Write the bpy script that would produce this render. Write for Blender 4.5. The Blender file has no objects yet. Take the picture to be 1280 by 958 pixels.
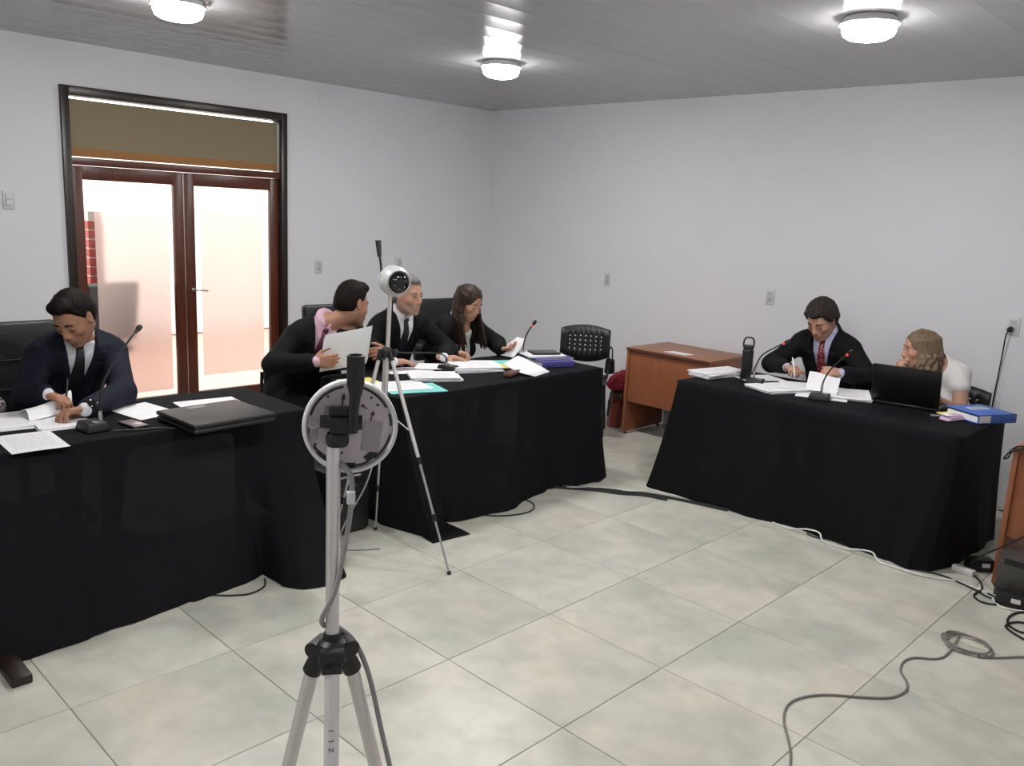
import bpy, bmesh, math, random
import numpy as np
from mathutils import Vector, Matrix

SC = bpy.context.scene
COL = SC.collection
R_ = math.radians
random.seed(7)

# ---------------------------------------------------------------- camera
def rows_to_cam(right, up, fwd, loc):
    m = Matrix(((right[0], up[0], -fwd[0], loc[0]), (right[1], up[1], -fwd[1], loc[1]),
                (right[2], up[2], -fwd[2], loc[2]), (0, 0, 0, 1)))
    return m
cam_d = bpy.data.cameras.new('camera')
cam = bpy.data.objects.new('camera', cam_d)
COL.objects.link(cam)
cam.matrix_world = rows_to_cam((0.71165, 0.70086, 0.04858), (-0.17327, 0.10809, 0.97892),
                               (-0.68084, 0.70506, -0.19836), (2.268, -2.065, 1.7467))
cam_d.sensor_width = 36.0
cam_d.sensor_fit = 'HORIZONTAL'
cam_d.lens = 36.0 * 1057.5 / 1280.0
cam_d.clip_start = 0.05
SC.camera = cam

# ---------------------------------------------------------------- world, exposure
W = bpy.data.worlds.new('daylight')
SC.world = W
W.use_nodes = True
bg = W.node_tree.nodes['Background']
bg.inputs[0].default_value = (1.0, 0.985, 0.96, 1)
bg.inputs[1].default_value = 5.0
SC.view_settings.view_transform = 'Standard'
SC.view_settings.look = 'None'
SC.view_settings.gamma = 1.0
SC.view_settings.use_curve_mapping = False
SC.view_settings.exposure = 0.0
LAMP_STRENGTH = 212.0           # emission of each glass lamp bowl

# ---------------------------------------------------------------- materials
def mat(name, col, rough=.5, metal=0., noise=0., nscale=20., bump=0., bscale=200., spec=None, sheen=0., stretch=None, coat=0., trans=0.):
    m = bpy.data.materials.new(name)
    m.use_nodes = True
    nt = m.node_tree
    b = nt.nodes['Principled BSDF']
    b.inputs['Base Color'].default_value = (*col, 1)
    b.inputs['Roughness'].default_value = rough
    b.inputs['Metallic'].default_value = metal
    if spec is not None: b.inputs['Specular IOR Level'].default_value = spec
    if sheen: b.inputs['Sheen Weight'].default_value = sheen
    if coat: b.inputs['Coat Weight'].default_value = coat
    if trans: b.inputs['Transmission Weight'].default_value = trans
    if noise or bump:
        tc = nt.nodes.new('ShaderNodeTexCoord')
        mp = nt.nodes.new('ShaderNodeMapping')
        nt.links.new(tc.outputs['Object'], mp.inputs[0])
        if stretch: mp.inputs['Scale'].default_value = stretch
    if noise:
        n = nt.nodes.new('ShaderNodeTexNoise'); n.inputs['Scale'].default_value = nscale; n.inputs['Detail'].default_value = 5
        nt.links.new(mp.outputs[0], n.inputs['Vector'])
        mx = nt.nodes.new('ShaderNodeMix'); mx.data_type = 'RGBA'
        mx.inputs[6].default_value = (*[max(0, c * (1 - noise)) for c in col], 1)
        mx.inputs[7].default_value = (*[min(1, c * (1 + noise)) for c in col], 1)
        nt.links.new(n.outputs['Fac'], mx.inputs[0]); nt.links.new(mx.outputs[2], b.inputs['Base Color'])
    if bump:
        n2 = nt.nodes.new('ShaderNodeTexNoise'); n2.inputs['Scale'].default_value = bscale; n2.inputs['Detail'].default_value = 3
        nt.links.new(mp.outputs[0], n2.inputs['Vector'])
        bp = nt.nodes.new('ShaderNodeBump'); bp.inputs['Strength'].default_value = bump; bp.inputs['Distance'].default_value = .01
        nt.links.new(n2.outputs['Fac'], bp.inputs['Height']); nt.links.new(bp.outputs[0], b.inputs['Normal'])
    return m

def mat_floor():
    m = mat('stone_tile', (.6, .58, .52), .34)
    nt = m.node_tree; b = nt.nodes['Principled BSDF']
    tc = nt.nodes.new('ShaderNodeTexCoord'); oi = nt.nodes.new('ShaderNodeObjectInfo')
    add = nt.nodes.new('ShaderNodeVectorMath'); add.operation = 'MULTIPLY_ADD'
    cmb = nt.nodes.new('ShaderNodeCombineXYZ')
    for i in range(3): nt.links.new(oi.outputs['Random'], cmb.inputs[i])
    nt.links.new(cmb.outputs[0], add.inputs[0]); add.inputs[1].default_value = (37, 53, 11)
    nt.links.new(tc.outputs['Object'], add.inputs[2])
    n1 = nt.nodes.new('ShaderNodeTexNoise'); n1.inputs['Scale'].default_value = 2.6; n1.inputs['Detail'].default_value = 5; n1.inputs['Distortion'].default_value = .5
    n2 = nt.nodes.new('ShaderNodeTexNoise'); n2.inputs['Scale'].default_value = 9; n2.inputs['Detail'].default_value = 6
    n3 = nt.nodes.new('ShaderNodeTexNoise'); n3.inputs['Scale'].default_value = 1.7; n3.inputs['Detail'].default_value = 3
    for n in (n1, n2, n3): nt.links.new(add.outputs[0], n.inputs['Vector'])
    r1 = nt.nodes.new('ShaderNodeValToRGB')
    r1.color_ramp.elements[0].position = .34; r1.color_ramp.elements[0].color = (.465, .47, .415, 1)
    r1.color_ramp.elements[1].position = .60; r1.color_ramp.elements[1].color = (.60, .583, .512, 1)
    nt.links.new(n1.outputs['Fac'], r1.inputs[0])
    r2 = nt.nodes.new('ShaderNodeValToRGB')
    r2.color_ramp.elements[0].position = .36; r2.color_ramp.elements[0].color = (.80, .82, .80, 1)
    r2.color_ramp.elements[1].position = .58; r2.color_ramp.elements[1].color = (1, 1, 1, 1)
    nt.links.new(n2.outputs['Fac'], r2.inputs[0])
    mx = nt.nodes.new('ShaderNodeMix'); mx.data_type = 'RGBA'; mx.blend_type = 'MULTIPLY'; mx.inputs[0].default_value = .6
    nt.links.new(r1.outputs[0], mx.inputs[6]); nt.links.new(r2.outputs[0], mx.inputs[7])
    r3 = nt.nodes.new('ShaderNodeValToRGB')
    r3.color_ramp.elements[0].position = .45; r3.color_ramp.elements[0].color = (1, 1, 1, 1)
    r3.color_ramp.elements[1].position = .68; r3.color_ramp.elements[1].color = (1.0, .97, .95, 1)
    nt.links.new(n3.outputs['Fac'], r3.inputs[0])
    mx2 = nt.nodes.new('ShaderNodeMix'); mx2.data_type = 'RGBA'; mx2.blend_type = 'MULTIPLY'; mx2.inputs[0].default_value = 1
    nt.links.new(mx.outputs[2], mx2.inputs[6]); nt.links.new(r3.outputs[0], mx2.inputs[7])
    nt.links.new(mx2.outputs[2], b.inputs['Base Color'])
    return m

def mat_wall():
    m = mat('white_plaster', (.73, .73, .762), .7, noise=.03, nscale=3, bump=.05, bscale=60)
    return m

def mat_ceiling():
    m = mat('pvc_ceiling', (.36, .352, .365), .15)
    nt = m.node_tree; b = nt.nodes['Principled BSDF']
    tc = nt.nodes.new('ShaderNodeTexCoord')
    mp = nt.nodes.new('ShaderNodeMapping'); nt.links.new(tc.outputs['Object'], mp.inputs[0])
    w = nt.nodes.new('ShaderNodeTexWave'); w.wave_type = 'BANDS'; w.bands_direction = 'X'
    w.inputs['Scale'].default_value = 4.0; w.inputs['Distortion'].default_value = .0
    nt.links.new(mp.outputs[0], w.inputs['Vector'])
    n = nt.nodes.new('ShaderNodeTexNoise'); n.inputs['Scale'].default_value = 1.5
    mp2 = nt.nodes.new('ShaderNodeMapping'); mp2.inputs['Scale'].default_value = (6, .3, 1)
    nt.links.new(tc.outputs['Object'], mp2.inputs[0]); nt.links.new(mp2.outputs[0], n.inputs['Vector'])
    bp = nt.nodes.new('ShaderNodeBump'); bp.inputs['Strength'].default_value = .006; bp.inputs['Distance'].default_value = .01
    ad = nt.nodes.new('ShaderNodeMath'); ad.operation = 'ADD'
    nt.links.new(w.outputs['Fac'], ad.inputs[0]); nt.links.new(n.outputs['Fac'], ad.inputs[1])
    nt.links.new(w.outputs['Fac'], bp.inputs['Height']); nt.links.new(bp.outputs[0], b.inputs['Normal'])
    return m

def mat_wood(name, c1, c2, rough=.4, scale=6, axis=(1, 8, 8)):
    m = mat(name, c1, rough)
    nt = m.node_tree; b = nt.nodes['Principled BSDF']
    tc = nt.nodes.new('ShaderNodeTexCoord'); mp = nt.nodes.new('ShaderNodeMapping'); mp.inputs['Scale'].default_value = axis
    nt.links.new(tc.outputs['Object'], mp.inputs[0])
    n = nt.nodes.new('ShaderNodeTexNoise'); n.inputs['Scale'].default_value = scale; n.inputs['Detail'].default_value = 6; n.inputs['Distortion'].default_value = .6
    nt.links.new(mp.outputs[0], n.inputs['Vector'])
    r = nt.nodes.new('ShaderNodeValToRGB')
    r.color_ramp.elements[0].position = .3; r.color_ramp.elements[0].color = (*c1, 1)
    r.color_ramp.elements[1].position = .7; r.color_ramp.elements[1].color = (*c2, 1)
    nt.links.new(n.outputs['Fac'], r.inputs[0]); nt.links.new(r.outputs[0], b.inputs['Base Color'])
    return m

def mat_cloth_sheer():
    m = mat('black_cloth', (.0045, .0045, .006), .8, bump=.2, bscale=350, spec=.15)
    nt = m.node_tree; b = nt.nodes['Principled BSDF']
    out = nt.nodes['Material Output']
    t = nt.nodes.new('ShaderNodeBsdfTransparent')
    mx = nt.nodes.new('ShaderNodeMixShader'); mx.inputs[0].default_value = .012
    nt.links.new(b.outputs[0], mx.inputs[1]); nt.links.new(t.outputs[0], mx.inputs[2]); nt.links.new(mx.outputs[0], out.inputs[0])
    return m

def mat_emit(name, col, strength):
    m = bpy.data.materials.new(name); m.use_nodes = True
    nt = m.node_tree; nt.nodes.remove(nt.nodes['Principled BSDF'])
    e = nt.nodes.new('ShaderNodeEmission'); e.inputs[0].default_value = (*col, 1); e.inputs[1].default_value = strength
    nt.links.new(e.outputs[0], nt.nodes['Material Output'].inputs[0])
    return m

def mat_lamp():
    # the LED panel sits above the bowl, so its flat bottom gives more light than its sides
    m = mat_emit('lamp_glass', (1, .985, .965), LAMP_STRENGTH)
    nt = m.node_tree; e = [n for n in nt.nodes if n.type == 'EMISSION'][0]
    tc = nt.nodes.new('ShaderNodeTexCoord'); sx = nt.nodes.new('ShaderNodeSeparateXYZ')
    nt.links.new(tc.outputs['Normal'], sx.inputs[0])
    mr = nt.nodes.new('ShaderNodeMapRange'); mr.inputs[1].default_value = -.2; mr.inputs[2].default_value = -1.0
    mr.inputs[3].default_value = LAMP_STRENGTH * .28; mr.inputs[4].default_value = LAMP_STRENGTH
    nt.links.new(sx.outputs[2], mr.inputs[0]); nt.links.new(mr.outputs[0], e.inputs[1])
    return m

def mat_frosted():
    m = bpy.data.materials.new('frosted_film'); m.use_nodes = True
    nt = m.node_tree; nt.nodes.remove(nt.nodes['Principled BSDF'])
    g = nt.nodes.new('ShaderNodeBsdfRefraction'); g.inputs['Roughness'].default_value = .42; g.inputs['IOR'].default_value = 1.12
    g.inputs[0].default_value = (.93, .86, .85, 1)
    d = nt.nodes.new('ShaderNodeBsdfTranslucent'); d.inputs[0].default_value = (.93, .82, .80, 1)
    mx = nt.nodes.new('ShaderNodeMixShader'); mx.inputs[0].default_value = .35
    nt.links.new(g.outputs[0], mx.inputs[1]); nt.links.new(d.outputs[0], mx.inputs[2])
    nt.links.new(mx.outputs[0], nt.nodes['Material Output'].inputs[0])
    return m

def mat_glass():
    m = bpy.data.materials.new('clear_glass'); m.use_nodes = True
    nt = m.node_tree; nt.nodes.remove(nt.nodes['Principled BSDF'])
    t = nt.nodes.new('ShaderNodeBsdfTransparent'); t.inputs[0].default_value = (.96, .97, .96, 1)
    g = nt.nodes.new('ShaderNodeBsdfGlossy'); g.inputs['Roughness'].default_value = .02
    f = nt.nodes.new('ShaderNodeFresnel'); f.inputs[0].default_value = 1.45
    mx = nt.nodes.new('ShaderNodeMixShader')
    nt.links.new(f.outputs[0], mx.inputs[0]); nt.links.new(t.outputs[0], mx.inputs[1]); nt.links.new(g.outputs[0], mx.inputs[2])
    nt.links.new(mx.outputs[0], nt.nodes['Material Output'].inputs[0])
    return m

def mat_blind():
    m = mat('blind_fabric', (.30, .245, .155), .9, bump=.2, bscale=400)
    nt = m.node_tree; b = nt.nodes['Principled BSDF']
    t = nt.nodes.new('ShaderNodeBsdfTranslucent'); t.inputs[0].default_value = (.30, .24, .14, 1)
    mx = nt.nodes.new('ShaderNodeMixShader'); mx.inputs[0].default_value = .10
    nt.links.new(b.outputs[0], mx.inputs[1]); nt.links.new(t.outputs[0], mx.inputs[2])
    nt.links.new(mx.outputs[0], nt.nodes['Material Output'].inputs[0])
    return m

def mat_vcol(name, rough=.5, spec=.35, bump=.0):
    m = mat(name, (.5, .3, .2), rough, spec=spec, bump=bump, bscale=250)
    nt = m.node_tree; b = nt.nodes['Principled BSDF']
    a = nt.nodes.new('ShaderNodeAttribute'); a.attribute_name = 'tone'
    nt.links.new(a.outputs['Color'], b.inputs['Base Color'])
    return m

def mat_print(name, col=(.82, .82, .84), ink=(.55, .55, .58), lines=46., dens=.5):
    """white paper with faint rows of print, laid out in the sheet's own UV"""
    m = mat(name, col, .65)
    nt = m.node_tree; b = nt.nodes['Principled BSDF']
    uv = nt.nodes.new('ShaderNodeTexCoord')
    sx = nt.nodes.new('ShaderNodeSeparateXYZ'); nt.links.new(uv.outputs['UV'], sx.inputs[0])
    def M(op, a, bb=None):
        n = nt.nodes.new('ShaderNodeMath'); n.operation = op
        for i, v in enumerate((a, bb)):
            if v is None: continue
            if isinstance(v, (int, float)): n.inputs[i].default_value = v
            else: nt.links.new(v, n.inputs[i])
        return n.outputs[0]
    row = M('GREATER_THAN', M('FRACT', M('MULTIPLY', sx.outputs[1], lines)), .55)
    ns = nt.nodes.new('ShaderNodeTexNoise'); ns.inputs['Scale'].default_value = 1.0
    mp = nt.nodes.new('ShaderNodeMapping'); mp.inputs['Scale'].default_value = (28, lines, 1)
    nt.links.new(uv.outputs['UV'], mp.inputs[0]); nt.links.new(mp.outputs[0], ns.inputs['Vector'])
    words = M('GREATER_THAN', ns.outputs['Fac'], 1 - dens)
    inx = M('MULTIPLY', M('GREATER_THAN', sx.outputs[0], .13), M('LESS_THAN', sx.outputs[0], .88))
    iny = M('MULTIPLY', M('GREATER_THAN', sx.outputs[1], .12), M('LESS_THAN', sx.outputs[1], .86))
    f = M('MULTIPLY', M('MULTIPLY', row, words), M('MULTIPLY', inx, iny))
    mx = nt.nodes.new('ShaderNodeMix'); mx.data_type = 'RGBA'
    mx.inputs[6].default_value = (*col, 1); mx.inputs[7].default_value = (*ink, 1)
    nt.links.new(f, mx.inputs[0]); nt.links.new(mx.outputs[2], b.inputs['Base Color'])
    return m

def mat_pattern_dots(name, base, dot, scale, thr):
    m = mat(name, base, .7)
    nt = m.node_tree; b = nt.nodes['Principled BSDF']
    tc = nt.nodes.new('ShaderNodeTexCoord')
    v = nt.nodes.new('ShaderNodeTexVoronoi'); v.inputs['Scale'].default_value = scale; v.inputs['Randomness'].default_value = .35
    nt.links.new(tc.outputs['Object'], v.inputs['Vector'])
    lt = nt.nodes.new('ShaderNodeMath'); lt.operation = 'LESS_THAN'; lt.inputs[1].default_value = thr
    nt.links.new(v.outputs['Distance'], lt.inputs[0])
    mx = nt.nodes.new('ShaderNodeMix'); mx.data_type = 'RGBA'
    mx.inputs[6].default_value = (*base, 1); mx.inputs[7].default_value = (*dot, 1)
    nt.links.new(lt.outputs[0], mx.inputs[0]); nt.links.new(mx.outputs[2], b.inputs['Base Color'])
    return m

M = {}
M['floor'] = mat_floor(); M['wall'] = mat_wall(); M['ceiling'] = mat_ceiling()
M['grout'] = mat('grout', (.36, .34, .30), .8)
M['black_frame'] = mat_wood('dark_frame_wood', (.014, .008, .006), (.022, .012, .008), .35)
M['mahogany'] = mat_wood('mahogany', (.075, .017, .008), (.115, .028, .012), .35, 5, (8, 8, 1))
M['desk'] = mat_wood('cherry_laminate', (.255, .082, .034), (.30, .10, .042), .42, 3, (6, 1, 1))
M['desk_top'] = mat_wood('cherry_laminate_top', (.30, .125, .07), (.35, .15, .085), .42, 3, (1, 6, 1))
M['blind'] = mat_blind(); M['film'] = mat_frosted(); M['glass'] = mat_glass()
M['hem'] = mat('blind_hem', (.36, .17, .06), .8)
M['lamp_glass'] = mat_lamp()
M['alu'] = mat('aluminium', (.72, .685, .685), .34, .62, noise=.04, nscale=40)
M['alu_light'] = mat('satin_aluminium', (.76, .73, .73), .36, .5)
M['lamp_metal'] = mat('lamp_rim_metal', (.5, .5, .5), .35, .8)
M['blackp'] = mat('black_plastic', (.007, .007, .008), .45, bump=.06, bscale=300)
M['blackg'] = mat('black_gloss', (.008, .008, .009), .12)
M['grayp'] = mat('grey_plastic', (.30, .29, .29), .5)
M['whitep'] = mat('white_plastic', (.72, .72, .72), .35)
M['plate'] = mat('socket_plate', (.66, .66, .66), .4)
M['plate_in'] = mat('socket_insert', (.52, .52, .53), .4)
M['disc'] = mat('grey_mount_plate', (.60, .53, .55), .42, noise=.05, nscale=12)
M['leather'] = mat('black_leather', (.008, .008, .0095), .42, bump=.25, bscale=120)
M['cloth'] = mat_cloth_sheer()
M['paper'] = mat('paper', (.84, .84, .86), .7)
M['print'] = mat_print('printed_paper')
M['print2'] = mat_print('printed_paper_loose', ink=(.62, .62, .66), lines=30, dens=.42)
M['cyan'] = mat('cyan_card', (.22, .66, .62), .6)
M['yellow'] = mat('yellow_paper', (.72, .66, .20), .6)
M['purple'] = mat('purple_cover', (.075, .065, .26), .45)
M['blue'] = mat('blue_board', (.045, .13, .47), .45, noise=.08, nscale=30)
M['brown'] = mat('brown_leather', (.10, .038, .022), .45, noise=.2)
M['red'] = mat('crimson_cloth', (.28, .010, .030), .75, noise=.2, nscale=14, bump=.3, bscale=60)
M['redbag'] = mat('russet_leather', (.21, .03, .018), .5, noise=.25, nscale=25, bump=.3, bscale=90)
M['redlamp'] = mat_emit('mic_ring_lit', (1, .10, .05), 1.1)
M['pink'] = mat('pink_film', (.62, .42, .60), .35)
M['suit'] = mat('black_suit_wool', (.0045, .0045, .0058), .8, bump=.2, bscale=500, spec=.2)
M['navy'] = mat('navy_suit_wool', (.0065, .0085, .018), .8, bump=.2, bscale=500, spec=.25)
M['shirt_w'] = mat('white_shirt', (.70, .70, .74), .75, bump=.1, bscale=120)
M['shirt_p'] = mat('pink_shirt', (.66, .42, .52), .75, bump=.1, bscale=120)
M['shirt_b'] = mat('lilac_shirt', (.42, .41, .60), .75, bump=.1, bscale=120)
M['blouse'] = mat('white_blouse', (.72, .70, .68), .75, bump=.15, bscale=60)
M['tie_k'] = mat('black_tie', (.012, .012, .016), .5)
M['tie_r'] = mat_pattern_dots('red_spotted_tie', (.16, .012, .022), (.45, .28, .28), 55, .30)
M['tie_m'] = mat('plum_tie', (.12, .02, .06), .5)
M['pattern'] = mat_pattern_dots('speckled_blouse', (.06, .045, .05), (.62, .55, .56), 75, .42)
M['skin'] = mat_vcol('skin', .5, .35)
M['hair_dark'] = mat('dark_brown_hair', (.0085, .0055, .0045), .6, noise=.5, nscale=60, bump=.3, bscale=260, spec=.10)
M['hair_grey'] = mat('grey_hair', (.14, .13, .125), .55, noise=.4, nscale=50, bump=.5, bscale=160)
M['hair_salt'] = mat('greying_brown_hair', (.030, .024, .021), .6, noise=.55, nscale=45, bump=.5, bscale=140, spec=.15)
M['hair_brown'] = mat('long_brown_hair', (.030, .016, .0095), .5, noise=.6, nscale=45, bump=.4, bscale=150, stretch=(1, 1, .15), spec=.3)
M['hair_blond'] = mat('dark_blond_hair', (.16, .105, .058), .5, noise=.5, nscale=35, bump=.5, bscale=140, stretch=(1, 1, .3))
M['eyew'] = mat('eye_white', (.70, .68, .66), .25)
M['iris'] = mat('iris', (.03, .016, .010), .2)
M['corr_floor'] = mat('terracotta_floor', (.50, .33, .27), .5, noise=.15, nscale=8)
M['corr_wall'] = mat('pale_patio_wall', (.80, .78, .75), .8)
M['brick'] = mat('red_brick', (.25, .045, .035), .8, noise=.3, nscale=30)
M['mortar'] = mat('mortar', (.45, .38, .35), .9)
M['ink'] = mat('black_ink', (.01, .01, .01), .6)
M['steel'] = mat('steel', (.55, .55, .56), .25, .9)
M['graycable'] = mat('grey_cable', (.17, .165, .15), .5)
M['whitecable'] = mat('white_cable', (.72, .72, .70), .45)
M['darkwood'] = mat('dark_wood', (.016, .008, .005), .4)
M['laptop'] = mat('laptop_black', (.008, .008, .009), .3)
M['tower'] = mat('smoked_grey_case', (.06, .055, .05), .35)

# ---------------------------------------------------------------- mesh helpers
def frame(o, x=None, y=None, z=None):
    """4x4 with origin o; axes given as vectors (two are enough)"""
    if x is not None: x = Vector(x).normalized()
    if y is not None: y = Vector(y).normalized()
    if z is not None: z = Vector(z).normalized()
    if z is None: z = x.cross(y).normalized(); y = z.cross(x)
    elif x is None: x = y.cross(z).normalized(); y = z.cross(x)
    else: y = z.cross(x).normalized(); x = y.cross(z)
    return Matrix(((x[0], y[0], z[0], o[0]), (x[1], y[1], z[1], o[1]), (x[2], y[2], z[2], o[2]), (0, 0, 0, 1)))

def at(x, y, z=0, rz=0):
    return Matrix.Translation((x, y, z)) @ Matrix.Rotation(rz, 4, 'Z')

def smooth_path(pts, n=6):
    P = [Vector(p) for p in pts]
    if len(P) < 3: return P
    out = []
    for i in range(len(P) - 1):
        p0 = P[max(0, i - 1)]; p1 = P[i]; p2 = P[i + 1]; p3 = P[min(len(P) - 1, i + 2)]
        for k in range(n):
            t = k / n
            out.append(.5 * ((2 * p1) + (p2 - p0) * t + (2 * p0 - 5 * p1 + 4 * p2 - p3) * t * t + (3 * p1 - p0 - 3 * p2 + p3) * t ** 3))
    out.append(P[-1])
    return out

class MB:
    def __init__(self): self.v = []; self.f = []; self.uv = {}
    def add(self, vs, fs, T=None):
        b = len(self.v)
        for p in vs:
            p = Vector(p); self.v.append(T @ p if T else p)
        for f in fs: self.f.append(tuple(i + b for i in f))
        return self
    def box(self, c, s, T=None, taper=1.0):
        x, y, z = c; a, b, d = s[0] / 2, s[1] / 2, s[2] / 2; t = taper
        vs = [(x - a, y - b, z - d), (x + a, y - b, z - d), (x + a, y + b, z - d), (x - a, y + b, z - d),
              (x - a * t, y - b * t, z + d), (x + a * t, y - b * t, z + d), (x + a * t, y + b * t, z + d), (x - a * t, y + b * t, z + d)]
        return self.add(vs, [(0, 3, 2, 1), (4, 5, 6, 7), (0, 1, 5, 4), (1, 2, 6, 5), (2, 3, 7, 6), (3, 0, 4, 7)], T)
    def lathe(self, prof, n=24, T=None, cap=True):
        vs = []; fs = []
        for r, z in prof:
            for k in range(n):
                a = 2 * math.pi * k / n
                vs.append((r * math.cos(a), r * math.sin(a), z))
        for i in range(len(prof) - 1):
            for k in range(n):
                k2 = (k + 1) % n
                fs.append((i * n + k, i * n + k2, (i + 1) * n + k2, (i + 1) * n + k))
        if cap:
            fs.append(tuple(reversed(range(n)))); fs.append(tuple(range((len(prof) - 1) * n, len(prof) * n)))
        return self.add(vs, fs, T)
    def cyl(self, p0, p1, r0, r1=None, n=14):
        r1 = r0 if r1 is None else r1
        p0 = Vector(p0); p1 = Vector(p1); d = p1 - p0
        a = Vector((1, 0, 0)) if abs(d.normalized().x) < .9 else Vector((0, 1, 0))
        T = frame(p0, z=d, x=a)
        return self.lathe([(r0, 0), (r1, d.length)], n, T)
    def tube(self, pts, r, n=8, smooth=0, squash=None):
        P = smooth_path(pts, smooth) if smooth else [Vector(p) for p in pts]
        N = len(P); rr = r if isinstance(r, (list, tuple)) else [r] * N
        if len(rr) != N:
            rr = [rr[min(len(rr) - 1, int(i / (N - 1) * (len(rr) - 1)))] + (rr[min(len(rr) - 1, int(i / (N - 1) * (len(rr) - 1)) + 1)] - rr[min(len(rr) - 1, int(i / (N - 1) * (len(rr) - 1)))]) * ((i / (N - 1) * (len(rr) - 1)) % 1) for i in range(N)]
        up = Vector((0, 0, 1)); vs = []; fs = []
        t0 = (P[1] - P[0]).normalized()
        u = t0.cross(up)
        if u.length < 1e-3: u = t0.cross(Vector((1, 0, 0)))
        u.normalize()
        for i in range(N):
            t = (P[min(N - 1, i + 1)] - P[max(0, i - 1)])
            t = t.normalized() if t.length > 1e-9 else t0
            u = (u - t * u.dot(t)); u.normalize(); w = t.cross(u)
            for k in range(n):
                a = 2 * math.pi * k / n
                vs.append(P[i] + (u * math.cos(a) + w * math.sin(a)) * rr[i])
        for i in range(N - 1):
            for k in range(n):
                k2 = (k + 1) % n
                fs.append((i * n + k, i * n + k2, (i + 1) * n + k2, (i + 1) * n + k))
        fs.append(tuple(reversed(range(n)))); fs.append(tuple(range((N - 1) * n, N * n)))
        return self.add(vs, fs)
    def prism(self, poly, h, T=None):
        n = len(poly)
        vs = [(p[0], p[1], 0) for p in poly] + [(p[0], p[1], h) for p in poly]
        fs = [tuple(reversed(range(n))), tuple(range(n, 2 * n))] + [(i, (i + 1) % n, n + (i + 1) % n, n + i) for i in range(n)]
        return self.add(vs, fs, T)
    def ball(self, c, r, n=16, m=10, T=None):
        rx, ry, rz = (r, r, r) if isinstance(r, (int, float)) else r
        vs = [(c[0], c[1], c[2] - rz)]
        for j in range(1, m):
            ph = -math.pi / 2 + math.pi * j / m
            for k in range(n):
                a = 2 * math.pi * k / n
                vs.append((c[0] + rx * math.cos(ph) * math.cos(a), c[1] + ry * math.cos(ph) * math.sin(a), c[2] + rz * math.sin(ph)))
        vs.append((c[0], c[1], c[2] + rz)); fs = []
        for k in range(n): fs.append((0, 1 + (k + 1) % n, 1 + k))
        for j in range(m - 2):
            for k in range(n):
                a = 1 + j * n + k; b = 1 + j * n + (k + 1) % n
                fs.append((a, b, b + n, a + n))
        e = len(vs) - 1
        for k in range(n): fs.append((e, 1 + (m - 2) * n + k, 1 + (m - 2) * n + (k + 1) % n))
        return self.add(vs, fs, T)
    def grid(self, fn, nu, nv, thick=0.):
        """surface fn(u,v) -> point, with UVs; thick adds a back face below"""
        b = len(self.v); pts = [[Vector(fn(i / nu, j / nv)) for j in range(nv + 1)] for i in range(nu + 1)]
        for i in range(nu + 1):
            for j in range(nv + 1): self.v.append(pts[i][j])
        q = lambda i, j: b + i * (nv + 1) + j
        for i in range(nu):
            for j in range(nv):
                self.uv[len(self.f)] = ((i / nu, j / nv), ((i + 1) / nu, j / nv), ((i + 1) / nu, (j + 1) / nv), (i / nu, (j + 1) / nv))
                self.f.append((q(i, j), q(i + 1, j), q(i + 1, j + 1), q(i, j + 1)))
        if thick:
            b2 = len(self.v)
            for i in range(nu + 1):
                for j in range(nv + 1): self.v.append(pts[i][j] - Vector((0, 0, thick)))
            q2 = lambda i, j: b2 + i * (nv + 1) + j
            for i in range(nu):
                for j in range(nv): self.f.append((q2(i, j), q2(i, j + 1), q2(i + 1, j + 1), q2(i + 1, j)))
            for i in range(nu):
                self.f.append((q(i, 0), q2(i, 0), q2(i + 1, 0), q(i + 1, 0))); self.f.append((q(i + 1, nv), q2(i + 1, nv), q2(i, nv), q(i, nv)))
            for j in range(nv):
                self.f.append((q(0, j + 1), q2(0, j + 1), q2(0, j), q(0, j))); self.f.append((q(nu, j), q2(nu, j), q2(nu, j + 1), q(nu, j + 1)))
        return self
    def mesh(self, name, m, bevel=0, seg=2, smooth=35):
        me = bpy.data.meshes.new(name)
        me.from_pydata([tuple(v) for v in self.v], [], self.f)
        if self.uv:
            l = me.uv_layers.new(name='UVMap')
            for p in me.polygons:
                u = self.uv.get(p.index)
                for k, li in enumerate(p.loop_indices): l.data[li].uv = u[k] if u else (0, 0)
        if bevel:
            bm = bmesh.new(); bm.from_mesh(me)
            es = [e for e in bm.edges if len(e.link_faces) == 2 and e.calc_face_angle(0) > .5]
            bmesh.ops.bevel(bm, geom=es, offset=bevel, segments=seg, affect='EDGES', profile=.5, clamp_overlap=True)
            bm.to_mesh(me); bm.free()
        if smooth:
            me.polygons.foreach_set('use_smooth', [True] * len(me.polygons))
            me.set_sharp_from_angle(angle=R_(smooth))
        for mm in (m if isinstance(m, (list, tuple)) else [m]): me.materials.append(mm)
        return me
    def build(self, name, m, parent=None, bevel=0, seg=2, smooth=35, world=True):
        return link(name, self.mesh(name, m, bevel, seg, smooth), parent, world)

def wmat(o):
    return (wmat(o.parent) @ o.matrix_parent_inverse @ o.matrix_basis) if o.parent else o.matrix_basis.copy()

def link(name, me, parent=None, world=True):
    o = bpy.data.objects.new(name, me); COL.objects.link(o)
    if parent:
        o.parent = parent
        if world: o.matrix_parent_inverse = wmat(parent).inverted()
    return o

def empty(name, loc, rz=0, label=None, cat=None, group=None):
    o = bpy.data.objects.new(name, None); COL.objects.link(o)
    o.empty_display_size = .1
    o.location = loc; o.rotation_euler = (0, 0, rz)
    return tag(o, label, cat, group)

def tag(o, label=None, cat=None, group=None, kind=None):
    if label: o['label'] = label
    if cat: o['category'] = cat
    if group: o['group'] = group
    if kind: o['kind'] = kind
    return o

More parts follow.
